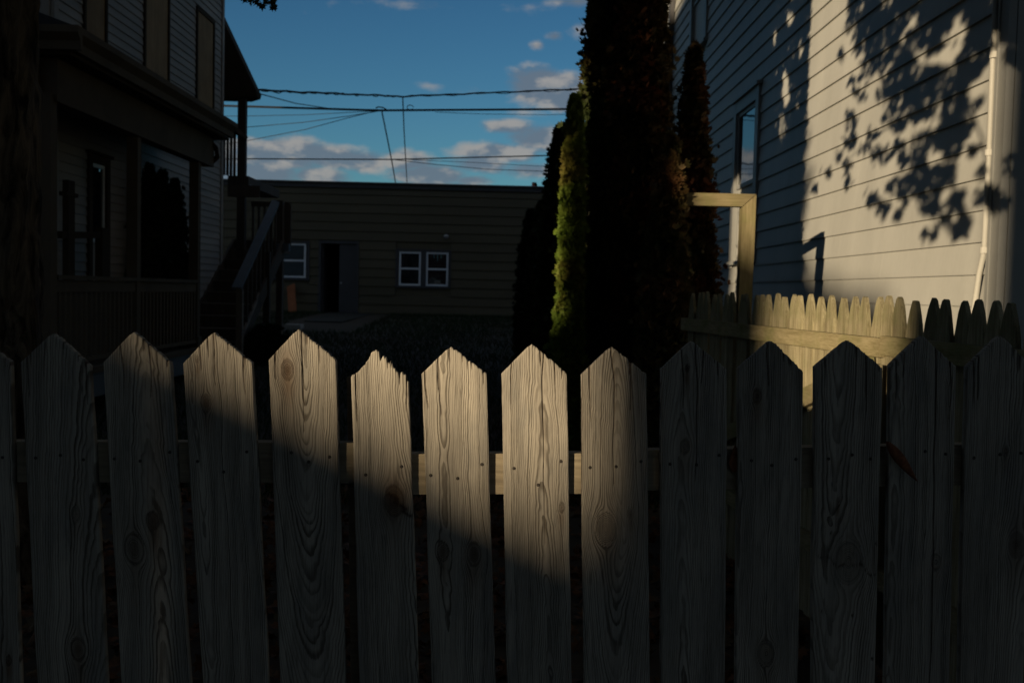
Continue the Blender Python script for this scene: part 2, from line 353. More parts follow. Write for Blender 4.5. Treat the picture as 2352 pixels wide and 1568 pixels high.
def make_picket(k, LS, RS, AP, bl, br, knots, rough=1.):
    pls, prs, pap = onf(*LS), onf(*RS), onf(*AP); pbl, pbr = onf(bl, 1568), onf(br, 1568)
    zb = .04
    def line(a, b, z): s = (z-a.z)/(b.z-a.z); return a.x+(b.x-a.x)*s
    nu, nv = 112, 210; th = .0185
    u = np.linspace(0, 1, nu)
    # outline of the top
    zs = np.interp(u, [0, max(.02, (pap.x-pls.x)/(prs.x-pls.x)), 1], [pls.z, pap.z, prs.z])
    zs -= .003*np.exp(-((u-(pap.x-pls.x)/(prs.x-pls.x))/.05)**2)
    jag = np.abs(vnoise1(u*17, 50+k))*.0004*rough*(1+3*(u > .5)) + np.abs(vnoise1(u*40, 90+k))*.0004*rough*(1+3.*(u > .5))
    if k == 5: jag = jag*4. + .007*np.clip((.36-u)*30, 0, 1)*np.clip(u*8, 0, 1)+.005*np.clip((u-.68)*30, 0, 1)
    zs = zs-jag
    vv = np.linspace(0, 1, nv)**.85
    z = zb+(zs[None]-zb)*vv[:, None]
    xl = line(pls, pbl, z); xr = line(prs, pbr, z)
    xl = xl+vnoise1(z*9, k)*.0006; xr = xr+vnoise1(z*9, k+33)*.0006
    x = xl+(xr-xl)*u[None]
    y = FY-.03*(z-1.3)
    xc = x-(xl+xr)/2; wdt = .143
    r = np.random.default_rng(300+k)
    c0 = r.uniform(-.035, .035); z0 = r.uniform(.2, 1.1); a = r.uniform(200, 290); b = r.uniform(3., 13.); z0 = float(r.choice([z0, 2.2, -.6]))
    if k in (1, 5, 6, 10, 12, 13, 3): c0 = (.05+.05*r.random())*(1 if k % 2 else -1)
    if k == 4: c0, z0, a, b = .004, 1.42, 250, 27
    if k == 8: c0, z0, a, b = .006, 1.16, 260, 24.
    if k == 6: c0, z0, a, b = -.025, 2.2, 250, 3
    if k == 7: c0, z0, a, b = .022, .45, 280, 9.
    if k == 3: c0, z0, a, b = -.05, 1.50, 280, 7.
    qx, qz = xc.copy(), z.copy(); knot = np.zeros_like(x); tone = np.zeros_like(x); ringk = np.zeros_like(x); inside = np.zeros_like(x)
    for (kx, ky, kr, kd) in knots:
        p = onf(kx, ky); zi = p.z; xm = (line(pls, pbl, zi)+line(prs, pbr, zi))/2; kxx = p.x-xm
        dx, dz = qx-kxx, (qz-zi)*.62; d2 = dx*dx+dz*dz+1e-9; R2 = (kr*1.25)**2
        qx = kxx+dx*(1-.96*R2/np.maximum(d2, R2)); d = np.sqrt(d2)
        ins = np.clip(1.15-d/kr, 0, 1); ins = ins*ins*(3-2*ins)
        inside = np.maximum(inside, np.clip((1.1-d/kr)*6, 0, 1)); ringk = np.where(d < kr*1.15, d*420, ringk)
        knot = np.maximum(knot, kd*np.maximum(ins*.75, (np.abs(d/kr-1) < .13)*.55))
        tone = np.maximum(tone, .8*kd*np.exp(-(dx/(kr*1.3))**2-((z-zi+.02)/(kr*5))**2))
    warp = .004*vnoise1(z*2.6, k+7)+.0012*vnoise1(z*7.7+u[None]*2, k+8)+.0003*vnoise1(z*26+u[None]*4, k+9)
    qx = qx+warp-c0
    ph = np.sqrt((a*qx)**2+(b*(qz-z0))**2+1.5)*np.where(qx*0+1 > 0, 1, 1)
    if 0: ph = a*qx*.62+b*(qz-z0)+20*np.sin(qx*30)*.3
    ph = ph+.16*vnoise1(z*21+u[None]*3, k+60)+.10*vnoise1(z*60+u[None]*9, k+61)
    ph = ph*(1-inside)+ringk*inside
    # drying cracks that run down from the cut ends
    nc = 3+int(r.integers(0, 3)); crack = np.zeros_like(x)
    specs = [(r.uniform(-.062, .066), r.uniform(.02, .13)) for _ in range(nc-1)]+[(r.uniform(.01, .066), r.uniform(.008, .035)) for _ in range(3)]
    if k == 7: specs.append((.017, .42))
    if k in (8, 9): specs.append((-.004+.01*(k == 9), .3))
    if k == 12: specs.append((.027, .9))
    if k == 4: specs.append((-.001, .22))
    for cx_, ln in specs:
        path = cx_+.0018*vnoise1(z*14, int(1000*abs(cx_))+k)
        wcr = .0007*np.clip((z-(zs[None]-ln))/ln, 0, 1)
        crack = np.maximum(crack, np.clip(1.35-np.abs(xc-path)/(wcr+.0006), 0, 1)*(z > zs[None]-ln))
    if k == 5:      # the torn knot
        p = onf(918, 1160); xx = x-p.x; zz = z-p.z
        t_ = xx*.55+zz*.83; n_ = xx*.83-zz*.55
        gouge = np.clip(1.2-np.abs(xx*.75+zz*.66+.004*np.sin(zz*300))/.006, 0, 1)*(np.abs(xx*.66-zz*.75) < .036)
        crack = np.maximum(crack, gouge); tone = np.maximum(tone, np.exp(-((xx+.012)/.03)**2-((zz-.01)/.06)**2))
    if k == 9:
        p = onf(1578, 846); crack = np.maximum(crack, np.clip(1.5-np.hypot(x-p.x, (z-p.z)*.8)/.0045, 0, 1))
    if k == 11:     # split bark pocket across the board
        p = onf(1950, 1290); xx = x-p.x; zz = z-p.z
        crack = np.maximum(crack, np.clip(1-np.abs(zz+.012-.5*np.abs(xx+.012)+.006*np.sin(xx*170)+1.1*np.clip(xx-.01, 0, 1))/.0022, 0, 1)*(xx > -.07))
        for hx, hy in ((1908,1223),(2013,1248),(1960,1270),(1958,1413),(1888,1405),(1900,1495),(2003,1512)):
            q = onf(hx, hy); crack = np.maximum(crack, np.clip(1.5-np.hypot(x-q.x, z-q.z)/.0026, 0, 1))
    y = y+crack*.004
    # rounded arrises
    ed = np.minimum(x-xl, xr-x); y = y+.0016*np.exp(-(ed/.0016))
    V0 = np.stack([x, y, z], -1).reshape(-1, 3); V1 = V0.copy().reshape(nv, nu, 3); V1[..., 1] = (FY-.03*(z-1.3))+th; V1 = V1.reshape(-1, 3)
    i = np.arange(nv-1)[:, None]*nu+np.arange(nu-1)[None]; Ff = np.stack([i, i+1, i+nu+1, i+nu], -1).reshape(-1, 4)
    n0 = len(V0); A = np.arange(nv-1)*nu; top = (nv-1)*nu+np.arange(nu-1)
    sides = [np.stack([A, A+nu, A+nu+n0, A+n0], -1), np.stack([A+nu-1, A+nu-1+n0, A+2*nu-1+n0, A+2*nu-1], -1), np.stack([top, top+1, top+1+n0, top+n0], -1)]
    # the back is coarse: one strip between the outer columns
    back = np.stack([A+n0, A+nu+n0, A+2*nu-1+n0, A+nu-1+n0], -1)
    Fa = np.concatenate([Ff]+sides+[Ff[-(nu-1):]*0+0][:0]+[back[:-1]]); V_ = np.concatenate([V0, V1]); V_[:, 1] -= FY
    # the last row of the back follows the pointed top
    j = (nv-2)*nu+np.arange(nu-1)+n0; Fa = np.concatenate([Fa, np.stack([j, j+nu, j+nu+1, j+1], -1)])
    o = fastmesh('picket', V_, Fa, M_picket, fence, smooth=False)
    me = o.data
    for nm, arr in (('grain', ph), ('knot', np.maximum(knot, crack)), ('tone', tone)):
        at_ = me.attributes.new(nm, 'FLOAT', 'POINT'); at_.data.foreach_set('value', np.concatenate([arr.ravel(), arr.ravel()]).astype(np.float32))
    # unused back vertices do no harm
    return o
pk = []
for (LS, RS, AP, bl, br, kn, k) in PK: pk.append(make_picket(k, LS, RS, AP, bl, br, kn))
pk[5]['label'] = 'picket with a broken ragged tip and torn knot'
pk[4]['label'] = 'sunlit picket with a round knot near its point'
rail_z = lambda px, py: onf(px, py, .02).z
def rail(p0, p1, ytop, zlow=None):
    a, b = onf(p0[0], p0[1], .0205), onf(p1[0], p1[1], .0205); h = .089
    for q in (a, b): q.y = FY+.0215-.03*(q.z-1.3)
    m = MB().hexa([(a.x, a.y-FY, a.z-h), (a.x, a.y-FY+.038, a.z-h), (a.x, a.y-FY+.038, a.z), (a.x, a.y-FY, a.z)],
                  [(b.x, b.y-FY, b.z-h), (b.x, b.y-FY+.038, b.z-h), (b.x, b.y-FY+.038, b.z), (b.x, b.y-FY, b.z)])
    return m.build('rail', M_rail, fence)
rail((-500, 1012), (880, 1017), 0); rail((890, 1043), (1340, 1041), 0); rail((1344, 1036), (2900, 1010), 0)
for a, b in ((-500, 880), (890, 1340), (1344, 2900)):
    rail((a, 1790), (b, 1785), 0)
# spare board seen behind the broken picket
p = onf(792, 872); q = onf(812, 1568)
mb = MB(); mb.hexa([(p.x+.03, .0625, .05), (p.x+.11, .0625, .05), (p.x+.11, .075, .05), (p.x+.03, .075, .05)],
                   [(p.x-.006, .0625, p.z), (p.x+.08, .0625, p.z+.04), (p.x+.08, .075, p.z+.04), (p.x-.006, .075, p.z)])
mb.build('backing_board', M_rail, fence)
nmesh = None
NAILS = [(6,1050),(82,1051),(139,1045),(192,1055),(263,1053),(322,1058),(390,1038),(454,1059),(514,1083),(567,1037),(669,1039),(709,1060),(757,1049),(840,1090),(922,1071),
         (989,1091),(1051,1098),(1107,1066),(1180,1075),(1236,1113),(1288,1059),(1355,1073),(1415,1071),(1472,1059),(1539,1065),(1600,1067),(1652,1045),(1726,1057),(1773,1068),(1828,1054),
         (1903,1053),(1957,1044),(1999,1053),(2070,1052),(2125,1036),(2172,1042),(2237,1051),(2297,1043),(2345,1040)]
nb = MB().tube([(0, .004, 0), (0, -.0012, 0), (0, -.0022, 0)], [.0036, .0036, .0022], 10)
for k_, (nx, ny) in enumerate(NAILS):
    p = onf(nx, ny)
    if nmesh is None:
        o = nb.build('nail', M_nail, fence); nmesh = o.data
    else:
        o = bpy.data.objects.new('nail', nmesh); COL.objects.link(o); o.parent = fence
    o.location = (p.x, p.y-FY, p.z)
# leaves caught on the rail
def curled(name, p0, L, wd, ang, curl, mat, label, rzz):
    mb = MB(); n = 12; c = []
    for i in range(n+1):
        s = i/n; w = wd*math.sin(math.pi*min(1, s*1.02))**.7*(1-.55*s)
        for j in range(-2, 3):
            th = j/2*1.1
            c.append((w*math.sin(th), s*L, w*.55*(1-math.cos(th))+curl*s*s))
    mb.v = c; mb.f = [(i*5+j, i*5+j+1, (i+1)*5+j+1, (i+1)*5+j) for i in range(n) for j in range(4)]
    o = mb.build(name, mat, None, True); o.location = p0; o.rotation_euler = rzz
    s = o.modifiers.new('thick', 'SOLIDIFY'); s.thickness = .0006
    return tag(o, label, 'leaf', 'dead leaves caught in the fence')
p = onf(2034, 1012); curled('dead_leaf', (p.x, p.y-.004, p.z), .105, .017, 0, -.01, M_redleaf, 'long curled dark red leaf caught on the rail at the right', (math.radians(78), math.radians(-10), math.radians(0)))
bpy.data.objects['dead_leaf'].rotation_euler = Matrix(((.76, .60, -.25), (-.18, -.12, -.97), (.62, -.79, -.02))).to_euler()
p = onf(1686, 1085, .012); o = curled('dead_leaf', (p.x, p.y, p.z), .062, .018, 0, .006, M_redleaf, 'small orange brown leaf wedged between two unlit pickets', (math.radians(88), 0, 0))

# ---------------------------------------------------------------- clapboard wall builder
def boards(parent, mat, axis, plane, nsign, a0, a1, z0, z1, exp_, lap, holes, thick=.008, butt=3.6):
    """axis: the wall's running axis (0 x, 1 y); plane: the other coordinate; nsign: which way it faces; one object per board"""
    k = 0; z = z0
    while z < z1-.01:
        zt = min(z+exp_, z1); cuts = [(a0, a1)]
        for (h0, h1, hz0, hz1) in holes:
            if zt > hz0+.004 and z < hz1-.004:
                nc = []
                for c0, c1 in cuts:
                    if h1 <= c0 or h0 >= c1: nc.append((c0, c1)); continue
                    if h0-c0 > .03: nc.append((c0, h0))
                    if c1-h1 > .03: nc.append((h1, c1))
                cuts = nc
        for c0, c1 in cuts:
            segs = [c0]; s = c0+butt*(.35+.65*random.random())
            while s < c1-.9: segs.append(s); s += butt*(.7+.5*random.random())
            segs.append(c1)
            for s0, s1 in zip(segs[:-1], segs[1:]):
                s1_ = s1-.003 if s1 != c1 else s1
                jz = random.uniform(-.0015, .0015)
                prof = [(0, z+jz-.002), (lap+thick, z+jz-.002), (lap+thick, z+jz+.012), (.004, zt+.006), (0, zt+.006)]
                if axis == 1: pts = [(plane+nsign*d, s0, zz) for d, zz in prof]; off = (0, s1_-s0, 0)
                else: pts = [(s0, plane+nsign*d, zz) for d, zz in prof]; off = (s1_-s0, 0, 0)
                MB().prism(pts, off).build('clapboard', mat, parent); k += 1
        z += exp_
    return k
def window(parent, axis, plane, ns, a0, a1, z0, z1, casing=.10, cm=None, fm=None, sill=True, sash=.045, mid=True, name='window', head=True):
    """casing, sashes with a meeting rail, panes and sill; a0..a1, z0..z1 is the whole outer casing"""
    cm = cm or M_trimg; fm = fm or cm
    def B(m, s0, s1, d0, d1, zz0, zz1):
        d0, d1 = plane+ns*d0, plane+ns*d1
        if d0 > d1: d0, d1 = d1, d0
        return m.box(d0, d1, s0, s1, zz0, zz1) if axis == 1 else m.box(s0, s1, d0, d1, zz0, zz1)
    c = MB(); B(c, a0, a0+casing, -.05, .045, z0, z1); B(c, a1-casing, a1, -.05, .045, z0, z1); B(c, a0+casing, a1-casing, -.05, .043, z1-casing, z1)
    w = c.build(name, cm, parent)
    if head: B(MB(), a0-.03, a1+.03, -.02, .075, z1+.001, z1+.035).build('drip_cap', cm, w)
    if sill: B(MB(), a0-.02, a1+.02, -.05, .07, z0-.04, z0-.001).build('sill', cm, w)
    i0, i1, j0, j1 = a0+casing, a1-casing, z0, z1-casing; zm = (j0+j1)/2
    for (k0, k1, d) in (((j0, zm+.02, 0.), (zm-.02, j1, .02)) if mid else ((j0, j1, .0),)):
        f = MB(); B(f, i0, i0+sash, -.03+d, -.005+d, k0, k1); B(f, i1-sash, i1, -.03+d, -.005+d, k0, k1)
        B(f, i0+sash, i1-sash, -.03+d, -.006+d, k0, k0+sash); B(f, i0+sash, i1-sash, -.03+d, -.006+d, k1-sash, k1)
        f.build('sash', fm, w)
        B(MB(), i0+sash, i1-sash, -.022+d, -.018+d, k0+sash, k1-sash).build('pane', M_glass, w)
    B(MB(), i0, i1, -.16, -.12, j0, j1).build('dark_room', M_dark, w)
    return w

# ---------------------------------------------------------------- right house
XR = 2.6
rh = thing('clapboard_house', 'pale grey clapboard house on the right, leaf shadows on its side wall', 'house')
Y0, Y1, ZT = 5.27, 18.3, 6.75
W1 = (10.46, 11.62, 1.95, 3.76); W2 = (13.5, 14.75, 5.0, 6.6); W3 = (7.3, 8.5, 5.0, 6.6)
MB().box(XR+.012, XR+7.5, Y0+.012, Y1, -.2, ZT).build('wall_core', M_siding, rh)
hs = [W1, W2, W3]
boards(rh, M_siding, 1, XR, -1, Y0, Y1, .12, ZT, .176, .014, hs)
boards(rh, M_siding, 0, Y0, -1, XR+.13, XR+7.3, .12, ZT, .176, .014, [(4.0, 5.1, 1.4, 3.4), (6.6, 7.7, 1.4, 3.4)])
for w in hs: window(rh, 1, XR, -1, *w, casing=.13, cm=M_trimg)
for w in ((4.0, 5.1, 1.4, 3.4), (6.6, 7.7, 1.4, 3.4)): window(rh, 0, Y0, -1, *w, casing=.11, cm=M_trim)
cb = MB().box(XR-.034, XR+.008, Y0-.034, Y0+.10, .1, ZT); cb.box(XR+.012, XR+.125, Y0-.036, Y0+.008, .1, ZT)
c_ = cb.build('corner_board', M_trimg, rh)
MB().box(XR-.042, XR-.035, Y0+.05, Y0+.075, .1, ZT).build('moulding', M_trimg, c_)
MB().box(XR-.034, XR+.008, Y1-.09, Y1+.02, .1, ZT-.32).build('corner_board', M_trimg, rh)
# eaves with crown moulding and the roof
e = MB().box(XR-.42, XR+.0, Y0-.45, Y1+.45, ZT, ZT+.03); e.build('soffit', M_trim, rh)
MB().box(XR-.03, XR-.001, Y0+.1, Y1, ZT-.3, ZT-.002).build('frieze_board', M_trim, rh)
MB().prism([(XR-.42, Y0-.45, ZT+.032), (XR-.50, Y0-.45, ZT+.20), (XR-.38, Y0-.45, ZT+.20), (XR-.36, Y0-.45, ZT+.032)], (0, Y1-Y0+.9, 0)).build('cornice', M_trim, rh)
MB().prism([(XR-.55, Y0-.5, ZT+.20), (XR+3.75, Y0-.5, ZT+3.2), (XR+8.05, Y0-.5, ZT+.20), (XR+8.05, Y0-.5, ZT+.12), (XR+3.75, Y0-.5, ZT+3.1), (XR-.40, Y0-.5, ZT+.14)], (0, Y1-Y0+1, 0)).build('roof', M_roofd, rh)
MB().prism([(XR+.1, Y0+.1, ZT+.02), (XR+7.4, Y0+.1, ZT+.02), (XR+3.75, Y0+.1, ZT+3.0)], (0, Y1-Y0-.2, 0)).build('gable', M_siding, rh)
# downspout at the far end
pt = at(0, XR-.06, 1538, 200)
ds = MB().box(XR-.10, XR-.025, pt.y-.05, pt.y+.05, .3, ZT-.05).build('downspout', M_dtrim, rh)
# conduit with straps
pc = [at(0, XR-.045, 2287, -60), at(0, XR-.045, 2283, 80), at(0, XR-.045, 2272, 351), at(0, XR-.045, 2261, 575), at(0, XR-.045, 2249, 630), at(0, XR-.045, 2236, 720), at(0, XR-.045, 2226, 800)]
pc[0].z = ZT-.4; pc[0].y = pc[1].y-.02
cdt = MB().tube(pc, .0155, 12).build('conduit', M_cond, rh, True)
for sx, sy in ((2283,127),(2272,351),(2261,575)):
    p = at(0, XR-.045, sx, sy); m = MB().tube([(p.x, p.y, p.z-.016), (p.x, p.y, p.z+.016)], .0225, 12); m.box(XR-.03, XR-.02, p.y-.055, p.y+.055, p.z-.012, p.z+.012)
    m.build('strap', M_trim, cdt)

# ---------------------------------------------------------------- stockade fence
sf = thing('stockade_fence', 'yellowed wooden stockade fence with round pointed slats beside the grey house', 'fence')
dirv = Vector((-.157, 1, 0)).normalized(); nrm = Vector((dirv.y, -dirv.x, 0))   # towards +x
org = Vector((2.12, 0, 0))
def slat(w, h, seed):
    r = random.Random(seed); mb = MB(); t = .018
    sh = [(-w/2, 0), (w/2, 0), (w/2, h-.135), (w*.42, h-.098), (w*.27, h-.045), (w*.12, h-.008), (0, h), (-w*.12, h-.008), (-w*.27, h-.045), (-w*.42, h-.098), (-w/2, h-.135)]
    sh = [(a+r.uniform(-.002, .002), b+r.uniform(-.004, .004)) for a, b in sh]
    mb.prism([(0, a, b) for a, b in sh], (t, 0, 0)); return mb
protos = [slat(.090, 1.47, 400+i) for i in range(6)]; pm = []
s = 2.55; i = 0
while s < 6.3:
    j = i % 6
    y = s; base = org+dirv*s
    if len(pm) < 6: o = protos[j].build('slat', M_stock, sf); pm.append(o.data)
    else: o = bpy.data.objects.new('slat', pm[j]); COL.objects.link(o); o.parent = sf
    z0 = 1.562-1.47+.0035*(s-4)+random.uniform(-.007, .007)
    if s > 6.4: z0 += .0
    o.location = (base.x, base.y, z0); o.rotation_euler = (random.uniform(-.009, .009), random.uniform(-.01, .01), math.atan2(-dirv.x, dirv.y)+random.uniform(-.03, .03))
    s += .0955+random.uniform(-.002, .002); i += 1
def onsf(s, off, z): b = org+dirv*s-nrm*off; return Vector((b.x, b.y, z))
for za, h in ((1.37, .075), (.45, .075)):
    for s0, s1 in ((2.5, 3.96), (3.97, 6.36)):
        MB().beam(onsf(s0, .022, za-.005+random.uniform(-.006, .006)), onsf(s1, .022, za+.002), .038, h).build('rail', M_stockr, sf)
for s0 in (3.96,):
    MB().beam(onsf(s0, .088, .0), onsf(s0, .088, 1.30), .085, .085, (0, 1, 0)).build('post', M_stock, sf)
MB().beam(onsf(3.3, .022, .75), onsf(6.1, .022, 1.27), .035, .08).build('brace', M_stockr, sf) if 0 else None
MB().beam(onsf(6.3, .022, .55), onsf(4.05, .022, 1.28), .034, .085).build('brace', M_stockr, sf)

# ---------------------------------------------------------------- gate frame
YG = 7.0
gf = thing('gate_frame', 'tall open wooden gate frame with a mitred corner beside the stockade fence', 'gate frame')
oc = at(1, YG, 1737, 446); ic = at(1, YG, 1706, 476); w_ = .095
xo, zo = oc.x, oc.z; xi, zi = xo-w_, zo-.088
XL_ = at(1, YG, 1540, 460).x
D_ = .09
mb = MB().prism([(XL_, YG, zo), (XL_, YG, zi), (xi, YG, zi), (xo-.001, YG, zo)], (0, D_, 0)); mb.build('beam', M_arborh, gf)
mb = MB().prism([(xi+.002, YG, zi-.003), (xi+.002-.012, YG, gz(YG)-.1), (xo-.012, YG, gz(YG)-.1), (xo+.002, YG, zo-.002)], (0, D_, 0)); mb.build('post', M_arbor, gf)
mb = MB().box(XL_-.095, XL_-.001, YG, YG+D_, gz(YG)-.1, zo); mb.build('post', M_arbor, gf)

# ---------------------------------------------------------------- arborvitae
def rot_basis(d):
    d = d/np.linalg.norm(d, axis=1)[:, None]; a = np.cross(d, [0., 0., 1.]); a /= np.linalg.norm(a, axis=1)[:, None]+1e-9; return d, a, np.cross(a, d)
def thuja(name, label, px, y, rad, h, mat, n, group, lean=0., prof=None, seed=0, cat='tree', spray=.075, x=None, z0=None):
    r = np.random.default_rng(seed); x = at(1, y, px, 700).x if x is None else x; z0 = gz(y) if z0 is None else z0
    root = thing(name, label, cat, group, loc=(x, y, z0))
    MB().tube([(0, 0, -.1), (0, 0, h*.5), (lean, 0, h*.9)], [rad*.16, rad*.1, .01], 8).build('trunk', M_bark, root)
    prof = prof or [(0, .55), (.06, .85), (.25, 1.), (.55, .92), (.8, .6), (.93, .28), (1, .03)]
    pt, pr = zip(*prof)
    # lumps: clumps of sprays bulging out of the column
    nl = 260; lt = r.random(nl); la = r.uniform(0, 6.28, nl); lr = r.uniform(.08, .38, nl)*rad*1.35
    Rl = np.interp(lt, pt, pr)*rad
    k = r.integers(0, nl, n); t0 = lt[k]
    dirs = r.normal(0, 1, (n, 3)); dirs[:, 2] = dirs[:, 2]*.8+.25; dirs /= np.linalg.norm(dirs, axis=1)[:, None]
    cen = np.stack([np.cos(la[k])*Rl[k]*.72+lean*t0, np.sin(la[k])*Rl[k]*.72, t0*h], 1)
    P = cen+dirs*(lr[k]*np.interp(t0, pt, pr)**.5)[:, None]*(r.uniform(.5, 1.05, n)+r.exponential(.20, n))[:, None]*np.array([1, 1, 1.9])
    # and an even coat
    m = n//2; t1 = r.random(m); a1 = r.uniform(0, 6.28, m); R1 = np.interp(t1, pt, pr)*rad*(.78+.22*np.sin(a1*3+t1*23)*np.sin(t1*41+a1)+r.normal(0, .05, m))
    P[:m] = np.stack([np.cos(a1)*R1+lean*t1, np.sin(a1)*R1, t1*h], 1)
    P[:, 2] = np.clip(P[:, 2], .02, h*1.02)
    outd = np.stack([P[:, 0]-lean*P[:, 2]/h, P[:, 1], np.full(n, .0)], 1); outd /= np.linalg.norm(outd, axis=1)[:, None]+1e-6
    d, a, b = rot_basis(outd*.8+np.array([0, 0, .8])+r.normal(0, .5, (n, 3)))
    tw = r.uniform(0, 6.28, n); sa = np.cos(tw)[:, None]*a+np.sin(tw)[:, None]*b; L = (spray*r.uniform(.55, 1.2, n))[:, None]
    fans = []
    for ang in (-.75, -.28, .22, .7):
        dd = d*math.cos(ang)+sa*math.sin(ang); pp = np.cross(dd, np.cross(d, sa)); w = .16
        tip = P+dd*L*(1-.25*abs(ang)); q1 = P+dd*L*.5+pp*L*w; q2 = P+dd*L*.5-pp*L*w
        fans.append(np.stack([P, q1, tip, q2], 1))
    V = np.concatenate(fans, 0).reshape(-1, 3)
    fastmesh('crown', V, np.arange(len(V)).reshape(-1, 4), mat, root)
    # dark core standing in for the shade inside the crown
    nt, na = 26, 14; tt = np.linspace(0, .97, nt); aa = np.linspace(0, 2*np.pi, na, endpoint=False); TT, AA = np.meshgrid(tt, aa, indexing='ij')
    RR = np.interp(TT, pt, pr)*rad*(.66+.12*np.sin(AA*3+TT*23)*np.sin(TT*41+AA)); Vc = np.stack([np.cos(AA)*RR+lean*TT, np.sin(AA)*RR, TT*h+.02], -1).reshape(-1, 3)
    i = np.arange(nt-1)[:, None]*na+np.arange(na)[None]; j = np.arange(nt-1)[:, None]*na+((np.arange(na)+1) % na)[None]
    fastmesh('shade_core', Vc, np.stack([i, j, j+na, i+na], -1).reshape(-1, 4), M_thujac, root, True)
    return root
GA = 'arborvitae in a row beside the grey house'
def hgt(y, py): return at(1, y, 1300, py).z-gz(y)
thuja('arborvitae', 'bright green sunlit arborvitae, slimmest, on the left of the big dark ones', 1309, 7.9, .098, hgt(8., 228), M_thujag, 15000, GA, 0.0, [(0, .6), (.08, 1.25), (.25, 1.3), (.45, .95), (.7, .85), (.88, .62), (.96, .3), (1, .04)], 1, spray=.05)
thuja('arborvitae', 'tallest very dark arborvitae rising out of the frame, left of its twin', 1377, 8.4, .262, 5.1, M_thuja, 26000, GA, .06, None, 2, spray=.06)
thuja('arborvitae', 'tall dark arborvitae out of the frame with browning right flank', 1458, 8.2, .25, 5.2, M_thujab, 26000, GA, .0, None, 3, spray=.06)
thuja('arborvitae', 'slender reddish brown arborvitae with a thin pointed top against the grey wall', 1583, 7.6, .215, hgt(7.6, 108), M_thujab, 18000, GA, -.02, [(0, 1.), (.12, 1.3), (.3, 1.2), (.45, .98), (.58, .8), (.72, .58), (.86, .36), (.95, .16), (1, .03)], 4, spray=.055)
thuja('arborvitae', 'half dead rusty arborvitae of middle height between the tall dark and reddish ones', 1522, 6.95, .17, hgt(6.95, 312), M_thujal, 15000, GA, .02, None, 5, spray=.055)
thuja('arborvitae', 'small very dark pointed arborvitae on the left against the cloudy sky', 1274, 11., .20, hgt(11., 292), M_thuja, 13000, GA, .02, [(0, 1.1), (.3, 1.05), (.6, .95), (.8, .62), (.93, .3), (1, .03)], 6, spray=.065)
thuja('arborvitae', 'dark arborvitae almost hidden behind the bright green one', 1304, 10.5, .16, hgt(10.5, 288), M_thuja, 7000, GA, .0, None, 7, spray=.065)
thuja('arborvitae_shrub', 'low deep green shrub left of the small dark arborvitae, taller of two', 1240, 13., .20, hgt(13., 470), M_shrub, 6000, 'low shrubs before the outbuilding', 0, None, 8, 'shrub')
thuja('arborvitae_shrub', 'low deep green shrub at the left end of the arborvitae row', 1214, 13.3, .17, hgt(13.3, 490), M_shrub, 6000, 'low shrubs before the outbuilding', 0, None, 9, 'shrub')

# ---------------------------------------------------------------- olive outbuilding
YB = 29.4
ob = thing('outbuilding', 'long low olive brown clapboard outbuilding across the back of the yard', 'outbuilding')
def bx(px): return at(1, YB, px, 600).x
def bz(py, px=800): return at(1, YB, px, py).z
zt = bz(425, 900); xb0, xb1 = bx(380), bx(1330)+3
D0, D1 = bx(738), bx(818); dz0, dz1 = bz(718), bz(560)
WA = (bx(909), bx(1036), bz(662, 970), bz(573, 970)); WB = (bx(628), bx(711), bz(643, 670), bz(553, 670))
MB().box(xb0, D0-.08, YB+.012, YB+9, -.3, zt).build('wall_core', M_tan, ob)
MB().box(D1+.08, xb1, YB+.012, YB+9, -.3, zt).build('wall_core', M_tan, ob)
MB().box(D0-.08, D1+.08, YB+.012, YB+9, dz1+.05, zt).build('wall_core', M_tan, ob)
MB().box(D0-.08, D1+.08, YB+2, YB+3, -.3, dz1+.05).build('dark_backing', M_dark, ob)
boards(ob, M_tan, 0, YB, -1, xb0, xb1, .55, zt-.12, .266, .022, [(D0-.08, D1+.08, 0, dz1+.08), WA, WB], butt=4.8)
MB().box(xb0-.1, xb1+.1, YB-.06, YB+.01, zt-.118, zt+.03).build('fascia', M_dtrim, ob)
MB().prism([(xb0-.2, YB-.14, zt+.031), (xb0-.2, YB-.14, zt+.055), (xb0-.2, YB+9.2, zt+.30), (xb0-.2, YB+9.2, zt+.031)], (xb1-xb0+.4, 0, 0)).build('roof', M_metal, ob)
